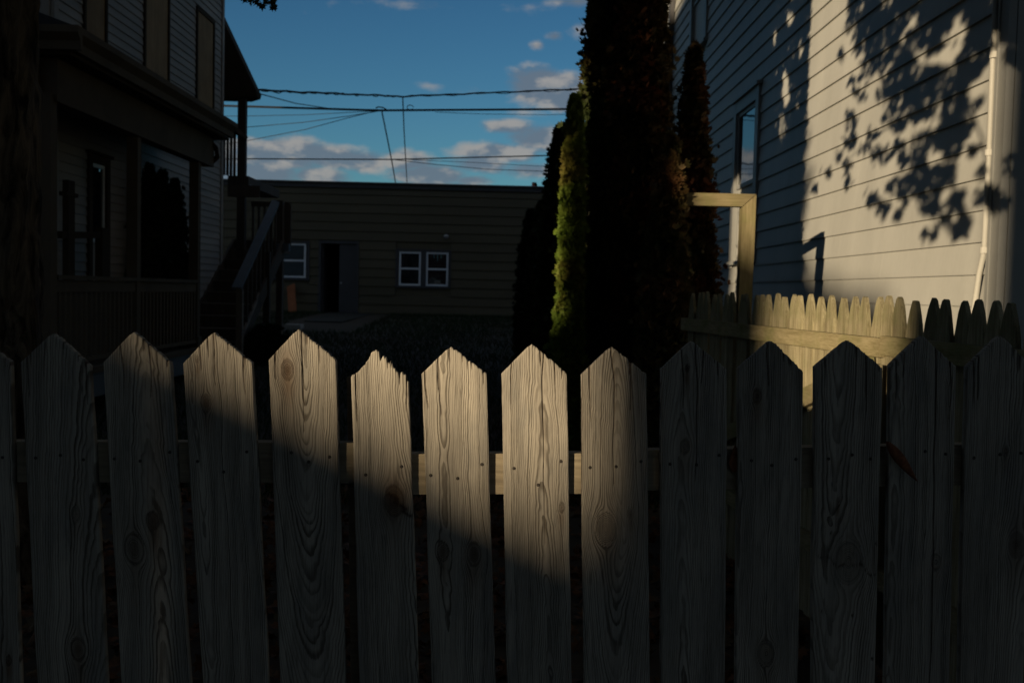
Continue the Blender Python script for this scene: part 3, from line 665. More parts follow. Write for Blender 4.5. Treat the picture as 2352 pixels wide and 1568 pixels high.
# doors
dr = MB().box(D0-.08, D0, YB-.04, YB+.1, dz0-.02, dz1+.08); dr.box(D1, D1+.08, YB-.04, YB+.1, dz0-.02, dz1+.08); dr.box(D0, D1, YB-.038, YB+.1, dz1, dz1+.08)
df = dr.build('door_frame', M_dtrim, ob)
xm = bx(779)
dl = MB().box(xm+.005, D1-.005, YB+.01, YB+.055, dz0, dz1-.005).build('door', M_dtrim, ob)
MB().tube([(xm+.06, YB-.02, bz(650)), (xm+.06, YB+.015, bz(650))], .03, 10).build('handle', M_metal, dl)
dl2 = MB().box(D0+.01, D0+.05, YB+.06, YB+.75, dz0, dz1-.005).build('door', M_dtrim, ob); dl2['label'] = 'open left door leaf'
MB().box(D0-.15, D1+.15, YB-.5, YB-.041, dz0-.3, dz0-.03).build('doorstep', M_conc, ob)
wf = MB()
def pair(W, a, b, name):
    x0, x1, z0, z1 = W
    c = MB(); c.box(x0, x1, YB-.045, YB-.0, z1-.07, z1); c.box(x0, x1, YB-.045, YB-.0, z0, z0+.07); c.box(x0, x0+.07, YB-.044, YB, z0+.07, z1-.07); c.box(x1-.07, x1, YB-.044, YB, z0+.07, z1-.07)
    if len(a) > 1: c.box(bx(a[0][1])+.003, bx(a[1][0])-.003, YB-.044, YB, z0+.07, z1-.07)
    w = c.build('window', M_dtrim, ob)
    for (p0, p1) in a:
        u0, u1, v0, v1 = bx(p0), bx(p1), z0+.071, z1-.071; vm = (v0+v1)/2; f = MB(); s_ = .055
        f.box(u0, u0+s_, YB-.03, YB-.004, v0, v1); f.box(u1-s_, u1, YB-.03, YB-.004, v0, v1)
        for zz in (v0, vm-s_/2, v1-s_): f.box(u0+s_, u1-s_, YB-.029, YB-.005, zz, zz+s_)
        f.build('sash', M_whitef, w)
        MB().box(u0+s_, u1-s_, YB-.018, YB-.012, v0+s_, vm-s_/2).build('pane', M_glass, w); MB().box(u0+s_, u1-s_, YB-.018, YB-.012, vm+s_/2, v1-s_).build('pane', M_glass, w)
pair(WA, [(917, 967), (979, 1030)], 0, 'w'); pair(WB, [(636, 703)], 0, 'w')
q = at(1, YB, 1005, 600)
mb = MB(); n_ = 9
for k in range(n_):
    f0 = (k-(n_-1)/2)/((n_-1)/2); zc = bz(584, 1005)-.36*(1-abs(f0)**1.3)*.55
    mb.v += [(q.x+f0*.22, YB-.021+.012*(k % 2), bz(584, 1005)), (q.x+f0*.20, YB-.021+.012*(k % 2), zc)]
mb.f = [(2*k, 2*k+1, 2*k+3, 2*k+2) for k in range(n_-1)]
MB_c = mb.build('teal_scallop', paint('teal_scallop_paint', (.10, .20, .20), .8, .2, 5), ob)  # scalloped teal sheet at the top of the right pane
q = at(1, YB-.06, 1025, 544); MB().tube([(q.x, YB-.14, q.z-.02), (q.x, YB-.1, q.z+.01), (q.x, YB-.03, q.z+.03)], [.05, .075, .03], 10).build('wall_lamp', M_metal, ob)
q = at(1, YB+.6, 1227, 424); vp = MB().box(q.x-.068, q.x+.068, YB+.55, YB+.70, zt+.06, q.z+.06); vent = vp.build('roof_vent', M_brick); tag(vent, 'small red brick vent stack on the flat outbuilding roof', 'roof vent')
MB().box(q.x-.082, q.x+.082, YB+.535, YB+.715, zt+.0, zt+.09).build('flashing', M_trim, vent)

# small things by the outbuilding
pp = at(1, 22., 672, 745); b_ = MB().box(pp.x-.17, pp.x+.17, 22, 22.4, gz(22)-.05, pp.z); tag(b_.build('concrete_block', M_conc), 'pale concrete block on the grass near the stair foot', 'block')
p0, p1 = at(1, 28.6, 672, 745), at(1, 29.3, 668, 655); tag(MB().beam((p0.x, 28.6, gz(28)-.02), (p1.x, 29.3, p1.z), .26, .03, (0, 1, .5)).build('leaning_plank', M_plank), 'reddish plank leaning on the outbuilding below the left window', 'plank')
c1, c2 = at(2, .62, 700, 742), at(2, .62, 860, 742)
tag(MB().hexa([(-5.0, 24.5, .6), (-4.1, 24.5, .6), (-3.9, 28.9, .79), (-5.2, 28.9, .79)], [(-5.0, 24.5, .71), (-4.1, 24.5, .71), (-3.9, 28.9, .82), (-5.2, 28.9, .82)]).build('path', M_path), kind='structure')

# ---------------------------------------------------------------- left house
lh = thing('boarded_house', 'dim vinyl sided house on the left with plywood over its upper windows and a porch', 'house')
XW, LY0, LY1, LZ = -4.8, 10.5, 16.62, 8.2
B1 = (11.22, 11.86, 4.22, 5.75); B2 = (13.05, 14.0, 4.22, 5.75); B3 = (15.2, 16.1, 4.15, 5.72); WL = (9.62+1.6, 9.62+2.55, .95, 3.05)
XH0, XH1 = -4.8*2287/0+0 if False else (at(0, XW, 197, 500).y), (at(0, XW, 245, 500).y)
WL = (XH0, XH1, 1.15, 3.0)
MB().box(XW-7, XW-.012, LY0+.012, LY1, -.2, LZ).build('wall_core', M_vinyl, lh)
def bsplit():
    boards(lh, M_vinyl, 1, XW, 1, LY0+.09, LY1-.09, .72, LZ-1.0, .105, .011, [B1, B2, B3, WL], butt=20)
    boards(lh, M_vinyl, 0, LY0, -1, XW-2.2, XW-.095, .72, 6.4, .105, .011, [], butt=20)
bsplit()
for (a, b) in ((LY0-.01, LY0+.088), (LY1-.088, LY1+.02)): MB().box(XW-.01, XW+.035, a, b, .1, LZ).build('corner_board', M_vinyl, lh)
MB().box(XW-.093, XW-.012, LY0-.035, LY0-.001, .1, LZ).build('corner_board', M_vinyl, lh)
MB().box(XW-.42, XW-.34, LY0-.10, LY0-.03, 3.9, LZ).build('downspout', M_vinyl, lh)
for b in (B1, B2, B3):
    w = MB().box(XW-.01, XW+.022, b[0]+.055, b[1]-.055, b[2]+.06, b[3]-.055).build('plywood_panel', M_ply, lh)
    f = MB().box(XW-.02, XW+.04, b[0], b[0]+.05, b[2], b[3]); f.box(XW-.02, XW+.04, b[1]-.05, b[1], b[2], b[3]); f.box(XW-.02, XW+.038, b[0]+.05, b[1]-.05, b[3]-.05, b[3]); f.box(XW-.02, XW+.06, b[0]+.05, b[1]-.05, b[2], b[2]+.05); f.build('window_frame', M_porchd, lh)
window(lh, 1, XW, 1, *WL, casing=.09, cm=M_porchd, fm=M_whitef, name='window')
# eaves and roof
MB().box(XW-7.2, XW+.45, LY0-.4, LY1+.4, LZ, LZ+.18).build('eaves', M_vinyl, lh)
MB().prism([(XW-7.3, LY0-.5, LZ+.18), (XW+.55, LY0-.5, LZ+.18), (XW-3.4, LY0-.5, LZ+3.0)], (0, LY1-LY0+1, 0)).build('roof', M_roofd, lh)
# porch
XP, XG = -4.1, -3.86; PY0, PY1 = 8.95, 13.55
deckz = .72
MB().box(XW+.015, XP+.08, LY0, PY1, deckz-.06, deckz).build('deck', M_porch, lh)
MB().box(XP-5.2, XP+.08, PY0-.08, LY0-.012, deckz-.06, deckz).build('deck', M_porch, lh)
MB().box(XP+.02, XP+.06, PY0, PY1, deckz-.30, deckz-.062).build('deck_fascia', M_hand, lh)
# lattice skirt slats
def posts(px): return at(0, XP, px, 600).y
yC, yB, yA = posts(452), posts(313), posts(116)
for yy, wdt in ((yC, .11), (yB, .11), (yA, .13)):
    m = MB().box(XP-.09, XP+.03, yy-wdt/2, yy+wdt/2, gz(yy)-.05, 3.2); m.box(XP-.11, XP+.05, yy-wdt/2-.02, yy+wdt/2+.02, deckz+.002, deckz+.14); m.build('porch_post', M_porch, lh)
for xx in (XP-1.8, XP-3.6): MB().box(xx-.06, xx+.06, PY0-.05, PY0+.07, 0, 3.2).build('porch_post', M_porch, lh)
MB().box(XP-.10, XP+.06, PY0, PY1+.1, 3.14, 3.52).build('porch_beam', M_porch, lh)
MB().box(XP-5.2, XP-.102, PY0-.06, PY0+.1, 3.14, 3.52).build('porch_beam', M_porch, lh)
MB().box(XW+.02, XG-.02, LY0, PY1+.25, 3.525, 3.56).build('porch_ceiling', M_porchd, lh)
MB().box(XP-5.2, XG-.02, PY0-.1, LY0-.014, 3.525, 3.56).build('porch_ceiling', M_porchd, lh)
MB().prism([(XG-.02, 8.84, 3.562), (XG+.03, 8.84, 3.562), (XG+.03, 8.84, 3.64), (XG+.09, 8.84, 3.70), (XG+.09, 8.84, 3.76), (XG-.02, 8.84, 3.76)], (0, PY1+.3-8.84, 0)).build('gutter', M_porch, lh)
MB().prism([(XP-5.2, 8.84, 3.562), (XP-5.2, 8.80, 3.562), (XP-5.2, 8.80, 3.64), (XP-5.2, 8.74, 3.70), (XP-5.2, 8.74, 3.76), (XP-5.2, 8.84, 3.76)], (5.2+XG-XP+.09, 0, 0)).build('gutter', M_porch, lh)
MB().prism([(XG+.05, 8.8, 3.762), (XW+.03, 8.8, 4.1), (XW+.03, 8.8, 3.762)], (0, PY1+.3-8.8, 0)).build('porch_roof', M_roofd, lh)
MB().hexa([(XP-5.2, 8.8, 3.763), (XW+.02, 8.8, 3.763), (XW+.02, LY0-.1, 3.763), (XP-5.2, LY0-.1, 3.763)], [(XP-5.2, 8.8, 3.79), (XW+.02, 8.8, 3.79), (XW+.02, LY0-.1, 4.1), (XP-5.2, LY0-.1, 4.1)]).build('porch_roof', M_roofd, lh)
# small curved bracket near the far end
MB().tube([(XP+.0, PY1+.04, 3.50), (XP+.09, PY1+.08, 3.40), (XP+.10, PY1+.12, 3.28), (XP+.0, PY1+.16, 3.20)], .035, 8).build('bracket', M_porchd, lh)
# porch railings: rail, bottom rail and balusters
ra = MB().box(XP-.05, XP+.04, yA+.07, yC-.06, 1.565, 1.605).build('porch_rail', M_porch, lh)
MB().box(XP-.02, XP+.015, yA+.07, yC-.06, 1.45, 1.56).build('porch_rail', M_porch, lh)
MB().box(XP-.035, XP+.025, yA+.07, yC-.06, deckz+.06, deckz+.10).build('porch_rail', M_porch, lh)
bm = None; y = yA+.16
while y < yC-.08:
    if abs(y-yB) > .08:
        if bm is None: o = MB().box(-.018, .018, -.018, .018, 0, .64).build('baluster', M_porch, lh); bm = o.data
        else: o = bpy.data.objects.new('baluster', bm); COL.objects.link(o); o.parent = lh
        o.location = (XP-.004, y, deckz+.102)
    y += .115
# door steps rail on the porch (dark cross shaped post and rail)
xq = -4.45
def P(px, py, x=xq): return at(0, x, px, py)
a_ = P(158, 415); b_ = P(158, 640)
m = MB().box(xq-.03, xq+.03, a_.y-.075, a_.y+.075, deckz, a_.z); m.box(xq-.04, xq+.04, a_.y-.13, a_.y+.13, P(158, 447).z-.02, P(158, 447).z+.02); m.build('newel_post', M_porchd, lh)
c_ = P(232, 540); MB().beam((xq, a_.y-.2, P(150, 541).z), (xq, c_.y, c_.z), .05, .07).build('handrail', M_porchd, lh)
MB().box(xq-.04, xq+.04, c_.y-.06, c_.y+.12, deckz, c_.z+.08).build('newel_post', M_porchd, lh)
# shrubs on the porch
for (px, py, yy, rd_, lb) in ((345, 384, 12.6, .20, 'tallest of three dark shrubs behind the porch rail'), (374, 398, 12.9, .19, 'middle one of three dark shrubs behind the porch rail'), (402, 414, 13.15, .17, 'lowest rightmost of three dark shrubs behind the porch rail')):
    p = at(1, yy, px, py)
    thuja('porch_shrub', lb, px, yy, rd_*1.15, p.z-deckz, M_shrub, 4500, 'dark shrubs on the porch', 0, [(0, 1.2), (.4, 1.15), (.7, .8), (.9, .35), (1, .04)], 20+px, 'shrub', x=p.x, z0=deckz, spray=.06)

# rear two storey porch: roof, posts, railings, deck
YQ = 17.0
def Q(px, py, y=YQ): return at(1, y, px, py)
t1, t2, t3 = Q(509, 40), Q(589, 210), Q(500, 224)
rp = MB().prism([(t1.x-.35, YQ, t1.z+.75), (t1.x, YQ, t1.z), (t2.x, YQ, t2.z), (t2.x-.02, YQ, t2.z-.07), (t2.x-.02-.15, YQ, t3.z), (t1.x-.35, YQ, t3.z)], (0, .35, 0)); rp.build('rear_roof', M_porchd, lh)
q = Q(592, 219); MB().box(t1.x, q.x, YQ-.03, YQ+.06, q.z-.04, q.z+.02).build('rafter_beam', M_porchd, lh)
q1, q2 = Q(545, 300), Q(563, 300)
MB().box(q1.x, q2.x, YQ+.01, YQ+.14, .5, t3.z-.0).build('rear_post', M_deckwood, lh)
# upper deck and railing (second floor)
d1 = Q(520, 403); MB().box(XW, q2.x+.06, YQ+.02, YQ+2.3, d1.z-.16, d1.z).build('upper_deck', M_deckwood, lh)
r1 = Q(520, 298); MB().beam((-4.72, YQ-.25, r1.z+.05), (q2.x, YQ+.05, Q(550, 318).z), .08, .07).build('upper_rail', M_deckwood, lh)
for px in (507, 515, 523, 531, 539):
    q = Q(px, 330); MB().box(q.x-.02, q.x+.02, YQ-.02, YQ+.02, d1.z, Q(px, 305).z).build('baluster', M_deckwood, lh)
# landing
LZ2 = 2.34; YLN = 17.4
MB().box(XW+.0, -4.06, YLN+.02, YLN+1.1, LZ2-.2, LZ2).build('landing', M_deckwood, lh)
MB().box(-4.75, -3.95, YLN-.02, YLN+.018, LZ2-.22, LZ2).build('landing_fascia', M_stair, lh)
zt2 = Q(560, 467, YLN+1.02).z
MB().box(-4.75, -4.06, YLN+.98, YLN+1.05, zt2-.05, zt2+.03).build('landing_rail', M_deckwood, lh)
for k in range(7):
    xk = -4.72+.105*k; MB().box(xk-.018, xk+.018, YLN+.99, YLN+1.03, LZ2, zt2-.05).build('baluster', M_deckwood, lh)
fl = Q(583, 432, 17.2); hb = MB().tube([(fl.x-.16, 17.2, fl.z+.03), (fl.x-.05, 17.16, fl.z+.02), (fl.x-.02, 17.12, fl.z)], [.02, .03, .045], 8)
fl_ = hb.build('floodlight', M_metal, lh)
MB().box(XW, -4.25, YQ+.0, YQ+.019, Q(520, 452).z, d1.z-.162).build('deck_skirt', M_deckwood, lh)
# stairs
st = thing('back_stairs', 'wooden outdoor stairs with a blue grey handrail climbing behind the porch', 'stairs')
NT_ = 10; y_top, y_bot = YLN, 14.15; z_top, z_bot = LZ2, gz(14.15)
for k in range(NT_):
    f_ = (k+.5)/NT_; yk = y_bot+(y_top-y_bot)*k/NT_; zk = z_bot+(z_top-z_bot)*(k+1)/(NT_+1)
    MB().box(-4.74, -3.95, yk-.03, yk+.29, zk-.035, zk).build('tread', M_stair, st)
    MB().box(-4.74, -3.95, yk+.27, yk+.29, zk+.001, zk+.165).build('riser', M_deckwood, st)
for xs_ in (-4.78, -3.93): MB().beam((xs_, y_bot, z_bot+.02), (xs_, y_top, z_top-.10), .04, .24).build('stringer', M_deckwood, st)
h0, h1 = at(1, 14.35, 543, 663), at(1, 17.45, 634, 463)
MB().beam(h0, h1, .14, .045).build('handrail', M_hand, st)
MB().box(h0.x+.0, h0.x+.09, 14.33, 14.42, gz(14.3)-.05, h0.z).build('newel_post', M_stair, st)
MB().box(h1.x+.03, h1.x+.13, 17.40, 17.54, gz(17.5)-.05, h1.z+.02).build('newel_post', M_deckwood, st)
MB().box(h1.x+.03, h1.x+.24, 17.545, 17.60, at(1, 17.5, 650, 562).z, h1.z-.02).build('side_panel', M_deckwood, st)
q = at(1, 17.3, 650, 567); MB().box(q.x-.11, q.x+.11, 17.25, 17.38, q.z-.07, q.z+.06).build('meter_box', M_hand, st)
for k in range(9):
    f_ = (k+.6)/9.5; a_ = h0.lerp(h1, f_); MB().box(a_.x+.03, a_.x+.06, a_.y-.018, a_.y+.018, a_.z-.78, a_.z-.02).build('baluster', M_deckwood, st)
l0, l1 = h0.copy(), h1.copy(); l0.z -= .78; l1.z -= .78; l0.x += .05; l1.x += .05; MB().beam(l0, l1, .03, .06).build('lower_rail', M_stair, st)
for k, px in enumerate((612,)):
    q = at(1, 16.2, px, 600); MB().box(q.x-.05, q.x+.05, 16.2, 16.3, .3, 2.1).build('support_post', M_deckwood, st)
# weeds by the stair foot
thuja('weed_clump', 'low dark weedy shrub at the foot of the back stairs', 612, 15., .28, .5, M_shrub, 3500, None, 0, [(0, 1.), (.5, .9), (.85, .5), (1, .1)], 60, 'shrub', spray=.1)

# ---------------------------------------------------------------- overhead wires
def wire(pts, r, label, Y=None, sag=0., twist=0., n=40):
    P3 = [at(1, y, px, py) for px, py, y in pts]; mb_pts = []
    tot = len(P3)-1
    for i in range(tot):
        for k in range(n//tot+1):
            f_ = k/(n//tot+1); mb_pts.append(P3[i].lerp(P3[i+1], f_))
    mb_pts.append(P3[-1])
    for k, p in enumerate(mb_pts):
        p.z += twist*math.sin(k*1.9)+twist*.6*math.sin(k*.83); f_ = (k/(len(mb_pts)-1)); p.z -= sag*4*f_*(1-f_)
    o = MB().tube(mb_pts, r, 6).build('power_line', M_wire)
    return tag(o, label, 'cable', 'overhead cables across the yard')
wire([(585, 207, 17.2), (925, 222, 21), (1320, 205, 25), (1700, 178, 30)], .019, 'topmost twisted black cable sagging to a joint in the middle', twist=.008, n=64)
wire([(585, 209.5, 17.2), (780, 216.5, 19.2), (925, 222.5, 21), (1320, 207, 25), (1700, 180, 30)], .009, 'thin strand wrapped around the topmost cable', twist=.016, n=90)
wire([(400, 238, 25.3), (505, 243, 25), (870, 254, 25), (1310, 251, 25), (1700, 242, 25)], .028, 'thick straight black cable just below the twisted one')
wire([(400, 367, 26), (562, 365, 26), (905, 366.5, 26), (1258, 357.5, 26), (1700, 340, 26)], .017, 'lowest horizontal cable above the outbuilding roof')
wire([(590, 214, 17.2), (680, 238, 20), (760, 250, 22.5), (868, 252, 24.9)], .010, 'short thin cable from the rear roof to the thick cable')
wire([(500, 267, 27), (562, 267, 27), (700, 264, 27), (890, 254, 25.2)], .008, 'hair thin cable ending on the thick cable, upper one')
wire([(500, 293, 27), (562, 293, 27), (700, 281, 26.5), (800, 267, 26), (880, 254, 25.2)], .009, 'hair thin cable curving up left to the thick cable, middle one')
wire([(500, 334, 27), (565, 324, 27), (700, 298, 26.5), (800, 271, 26), (865, 255, 25.2)], .009, 'hair thin cable curving up left to the thick cable, lowest one')
wire([(1000, 258, 25.2), (1100, 262, 26), (1250, 264, 27), (1400, 262, 27)], .007, 'faint thin cable just under the thick one on the right')
wire([(925, 222, 21), (928, 300, 24), (932, 370, 28), (936, 440, 34)], .013, 'dark cable dropping from the joint towards the roof', twist=.006)
wire([(877, 256, 25), (886, 300, 26), (900, 370, 28), (912, 440, 34)], .017, 'slanting cable dropping behind the thick cable, left of the joint', twist=.006)
wire([(905, 367, 26), (1000, 378, 27), (1120, 389, 28), (1260, 394, 29)], .009, 'faint cable falling right from the lowest cable')
wire([(920, 366, 26), (1080, 373, 27), (1260, 383, 28)], .007, 'faintest cable just beneath the lowest cable on the right')
q = at(1, 25, 874, 249); tag(MB().tube([(q.x-.12, 25, q.z), (q.x-.06, 25, q.z+.03), (q.x+.05, 25, q.z+.02), (q.x+.14, 25, q.z-.02)], .016, 6).build('cable_clamp', M_wire), 'small black clamp on the thick cable left of the joint', 'clamp')
q = at(1, 25, 942, 247); tag(MB().tube([(q.x+.08*math.cos(a), 25, q.z+.055*math.sin(a)) for a in np.linspace(0, 5.8, 12)], .010, 6).build('cable_loop', M_wire), 'small looped cable end on the thick cable right of the joint', 'cable')

# ---------------------------------------------------------------- big tree at the left with limbs overhead
tr = thing('broadleaf_tree', 'rough barked broadleaf tree trunk along the left edge with leaves hanging overhead', 'tree')
tx = at(1, 4.9, 58, 600).x-.30; ty = 5.0
nr, na = 90, 40; hz = np.linspace(-.1, 6.5, nr); aa = np.linspace(0, 2*np.pi, na, endpoint=False); H, A = np.meshgrid(hz, aa, indexing='ij')
Rr = .30+.16*np.exp(-H*2.2)-.012*H+.012*np.sin(A*5+H*2)+.010*np.sin(A*9-H*7)+.008*rng.normal(0, 1, H.shape)
Vt = np.stack([tx+np.cos(A)*Rr+.02*np.sin(H), ty+np.sin(A)*Rr, H], -1).reshape(-1, 3)
i = np.arange(nr-1)[:, None]*na+np.arange(na)[None]; j = np.arange(nr-1)[:, None]*na+((np.arange(na)+1) % na)[None]
fastmesh('trunk', Vt, np.stack([i, j, j+na, i+na], -1).reshape(-1, 4), M_bark, tr, True)
def limb(pts, r0, r1):
    n_ = len(pts); return MB().tube(pts, [r0+(r1-r0)*k/(n_-1) for k in range(n_)], 8).build('limb', M_bark, tr, True)
limb([(tx, ty, 3.6), (tx+.9, ty-.7, 4.6), (tx+1.9, ty-1.5, 5.1), (tx+2.8, ty-2.2, 5.2)], .13, .03)
limb([(tx, ty, 4.4), (tx+1.0, ty-.1, 5.6), (tx+2.4, ty-.6, 6.4), (tx+3.6, ty-1.2, 6.6)], .12, .03)
limb([(tx, ty, 4.0), (tx-.9, ty-1.2, 5.2), (tx-2.0, ty-2.2, 6.0)], .12, .03)
limb([(tx, ty, 6.0), (tx-.6, ty+2.5, 7.6), (tx-.2, ty+6, 8.6)], .13, .03)
limb([(tx, ty, 6.2), (tx+2.2, ty+.8, 7.6), (tx+4.2, ty+2, 8.4)], .12, .03)
limb([(tx, ty, 5.5), (tx+.3, ty+.5, 7.0), (tx+.7, ty+.8, 8.4)], .15, .04)
limb([(tx+.9, ty-.7, 4.6), (tx+1.5, ty-.45, 4.2), (tx+1.75, ty-.3, 3.6)], .03, .008)
# where shade falls on the grey wall: leaves hang 2.5 to 5 m up the sun's rays from there
DARK = [(2150,95,18),(2162,76,16),(2240,105,24),(2130,100,16),(1998,110,30),(2140,175,20),(1985,5,40),(2040,0,50),(2100,5,50),(2160,0,50),(2220,5,50),(1980,60,30),(2040,60,40),(2110,60,30),(2160,50,30),(2270,20,50),(2090,150,26),(2070,200,36),(2120,210,30),(2220,190,26),(2185,255,30),(2100,255,24),(1990,25,45),(2060,25,50),(2130,20,45),(2230,20,45),(2010,70,40),(2075,95,42),(2150,85,36),(2020,120,36),(2060,160,44),(2000,150,26),(2110,190,36),(2060,215,40),(2165,190,34),(2230,150,32),(2255,110,26),(2200,230,30),
        (2135,235,34),(2060,275,30),(2180,330,32),(2185,300,26),(2215,290,18),(2120,330,28),(2105,390,32),(2140,420,34),(2075,350,24),(2165,400,28),(2020,360,20),(1950,330,15),(1955,280,17),(1948,385,12),(1900,400,12),(1880,440,12),
        (2010,300,18),(1985,345,14),(2000,452,16),(2032,478,18),(2063,500,12),(2090,450,24),(2140,470,28),(2160,500,22),(2134,540,14),(2195,470,24),(2205,520,22),(2208,545,13),(2260,450,18),(2285,470,14),(2260,400,12),(2330,380,24),(2060,430,20),
        (1975,200,20),(1985,240,18),(1965,60,28),(1940,130,12),(2270,60,30),(2300,60,36),(2340,110,40),(2320,20,40),(2240,230,14),(1955,420,9),(1925,360,8),(2235,345,10)]
CLEAR = [(1925,30,26,1.8),(1905,75,22,1.8),(1880,110,14,1.3),(1900,160,24,2.),(1892,220,26,2.),(1930,240,18,1.6),(2097,55,15,2.),(2075,90,9,2.),(2120,135,20,1.3),(2200,65,14,1.8),(2170,130,20,1.),(1995,255,14,1.5),(2240,210,22,1.2),(2150,140,16,1.),(2100,290,11,1.5),(2030,300,10,1.6),(2085,320,9,1.8),(1970,190,8,1.4),(2160,250,12,1.4)]
pts = []
for (bx_, by_, br_) in DARK:
    nl_ = int(4+(br_/10)**2*3.3)
    dist0 = rng.uniform(4.6, 6.2)
    for _ in range(nl_):
        a = rng.uniform(0, 6.28); rr = br_*(math.sqrt(rng.random()) if rng.random() < .8 else .8+.5*rng.random()); px, py = bx_+rr*math.cos(a), by_+rr*math.sin(a)
        if any(((px-cx)/r_)**2+((py-cy)/(r_*as_))**2 < 1 for cx, cy, r_, as_ in CLEAR): continue
        w = at(0, XR, px, py); dd_ = dist0+rng.normal(0, .18)
        while dd_ < 9:
            q_ = w-trav*dd_; c_ = R.transposed() @ (q_-CAM) if 0 else Vector((_x.dot(Vector((1,0,0))), 0, 0))
            rel_ = q_-CAM; cc_ = (Vector((R[0][0], R[1][0], R[2][0])).dot(rel_), Vector((R[0][1], R[1][1], R[2][1])).dot(rel_), -Vector((R[0][2], R[1][2], R[2][2])).dot(rel_))
            if cc_[2] < .3 or cc_[1]/cc_[2]*FOC > 870 or abs(cc_[0]/cc_[2]*FOC) > 1270: break
            dd_ += .12
        pts.append(w-trav*dd_)
FLECK = [(1818,51,10,24),(1806,205,9,48),(1798,300,8,42),(1792,372,7,36),(1767,196,8,16),(1840,120,6,20),(1745,60,7,20),(1780,90,6,22)]
def lift(w, dd_):
    while dd_ < 9:
        rel_ = w-trav*dd_-CAM
        c_ = [Vector((R[0][i_], R[1][i_], R[2][i_])).dot(rel_) for i_ in range(3)]
        if c_[2] > -.3 or c_[1]/-c_[2]*FOC > 850 or abs(c_[0]/c_[2]*FOC) > 1260: break
        dd_ += .12
    return w-trav*dd_
dcl = [rng.uniform(4.3, 6.2) for _ in range(60)]
for _ in range(15000):  # unseen leaves added to block sun, with gaps for light flecks
    u_, v_ = rng.uniform(-4.36, -3.10), rng.uniform(3.55, 8.6); yy_ = (XR*math.cos(PHI)-u_)/math.sin(PHI)
    w = Vector((XR, yy_, v_-TEL*(XR*math.sin(PHI)+yy_*math.cos(PHI))))
    rel_ = w-CAM; c_ = [Vector((R[0][i_], R[1][i_], R[2][i_])).dot(rel_) for i_ in range(3)]; px = CX+c_[0]/-c_[2]*FOC; py = CY-c_[1]/-c_[2]*FOC
    if any(((px-a0)/(r0*1.05))**2+((py-b0)/(r1*1.0))**2 < 1 for a0, b0, r0, r1 in FLECK): continue
    pts.append(lift(w, dcl[int((v_*7+u_*5) % 60)]))
pts = np.array(pts)
TW = [[(2320,-20),(2250,60),(2190,160),(2150,260),(2110,380),(2070,480)],[(2250,60),(2210,200),(2190,330),(2205,520)],[(2190,160),(2090,150),(2010,120),(1970,60)],[(2150,260),(2060,280),(1990,330),(1940,380)],[(2210,200),(2260,330),(2270,440)]]
for ln in TW: limb([lift(at(0, XR, a0, b0), 5.4) for a0, b0 in ln], .012, .004)
V, F = leaves(pts, .11, .25)
# overhead crown above the frame, widened to block sky light, and the cluster hanging in at the top
N = 34000; cc = np.stack([rng.uniform(-8, 4, 260), rng.uniform(-8, 14, 260), rng.uniform(7.2, 10, 260)], 1)
Pg = cc[rng.integers(0, 260, N)]+rng.normal(0, .6, (N, 3))
def keep(P):    # no leaf inside the picture or in the sun's way to the yard
    rel = P-np.array(CAM); Rt = np.array(R); c = rel@Rt; vis = (c[:, 2] < 0) & (np.abs(c[:, 0]/-c[:, 2]*FOC) < 1290) & (np.abs(c[:, 1]/-c[:, 2]*FOC) < 860)
    u = P[:, 0]*math.cos(PHI)-P[:, 1]*math.sin(PHI); v = P[:, 2]+TEL*(P[:, 0]*math.sin(PHI)+P[:, 1]*math.cos(PHI))
    return ~vis & ~((v < 5.2) & (u > -5.2) & (u < -.4)) & ~((v < 9.5) & (u > -11) & (u < -6.5))
Pg = Pg[keep(Pg)]
V2, F2 = leaves(Pg, .24, .5)
hang = []
for (px, py, r_) in ((560,2,14),(575,6,12),(590,10,12),(598,16,8),(612,4,10),(625,14,9),(628,20,5),(584,-8,20),(615,-10,18),(640,-14,14),(550,-12,14)):
    for _ in range(5): q = at(1, 4.6+rng.normal(0, .08), px+rng.normal(0, r_*.4), py+rng.normal(0, r_*.35)-3); hang.append(q)
V3, F3 = leaves(np.array(hang), .042, .0)
VV = np.concatenate([V, V2, V3]); FF = np.concatenate([F, F2+len(V), F3+len(V)+len(V2)])
fastmesh('crown', VV, FF, M_maple, tr)
q = at(1, 4.6, 590, -20); limb([(tx+1.75, ty-.3, 3.6), (q.x, 4.6, q.z+.25), (q.x, 4.6, q.z)], .008, .003)

# ---------------------------------------------------------------- street side, behind the camera: unseen houses and added blockers shaping the low sun
def US(u, s, z=0.): return Vector((u*math.cos(PHI)+s*math.sin(PHI), -u*math.sin(PHI)+s*math.cos(PHI), z))
def plainhouse(name, label, u0, u1, s0, s1, ze, zr, mat, ridge='u'):
    o = thing(name, label, 'house', loc=US((u0+u1)/2, s1), rz=-PHI)
    w, d = (u1-u0)/2, s1-s0
    MB().box(-w, w, -d, 0, -.2, ze).build('wall', mat, o)
    if ridge == 's': MB().prism([(-w-.0, -d-.3, ze+.005), (w+.0, -d-.3, ze+.005), (0, -d-.3, zr)], (0, d+.6, 0)).build('roof', M_roofd, o)
    else: MB().prism([(-w, -d-.4, ze+.005), (-w, .4, ze+.005), (-w, -d/2, zr)], (2*w, 0, 0)).build('roof', M_roofd, o)
    k = -w+.9
    while k < w-1.4 and w > 2:
        for zz in (.9, 3.9):
            if zz+1.6 < ze: window(o, 0, 0., 1, k, k+1.0, zz, zz+1.5, .09, M_trim, mid=True)
        k += 2.6
    return o
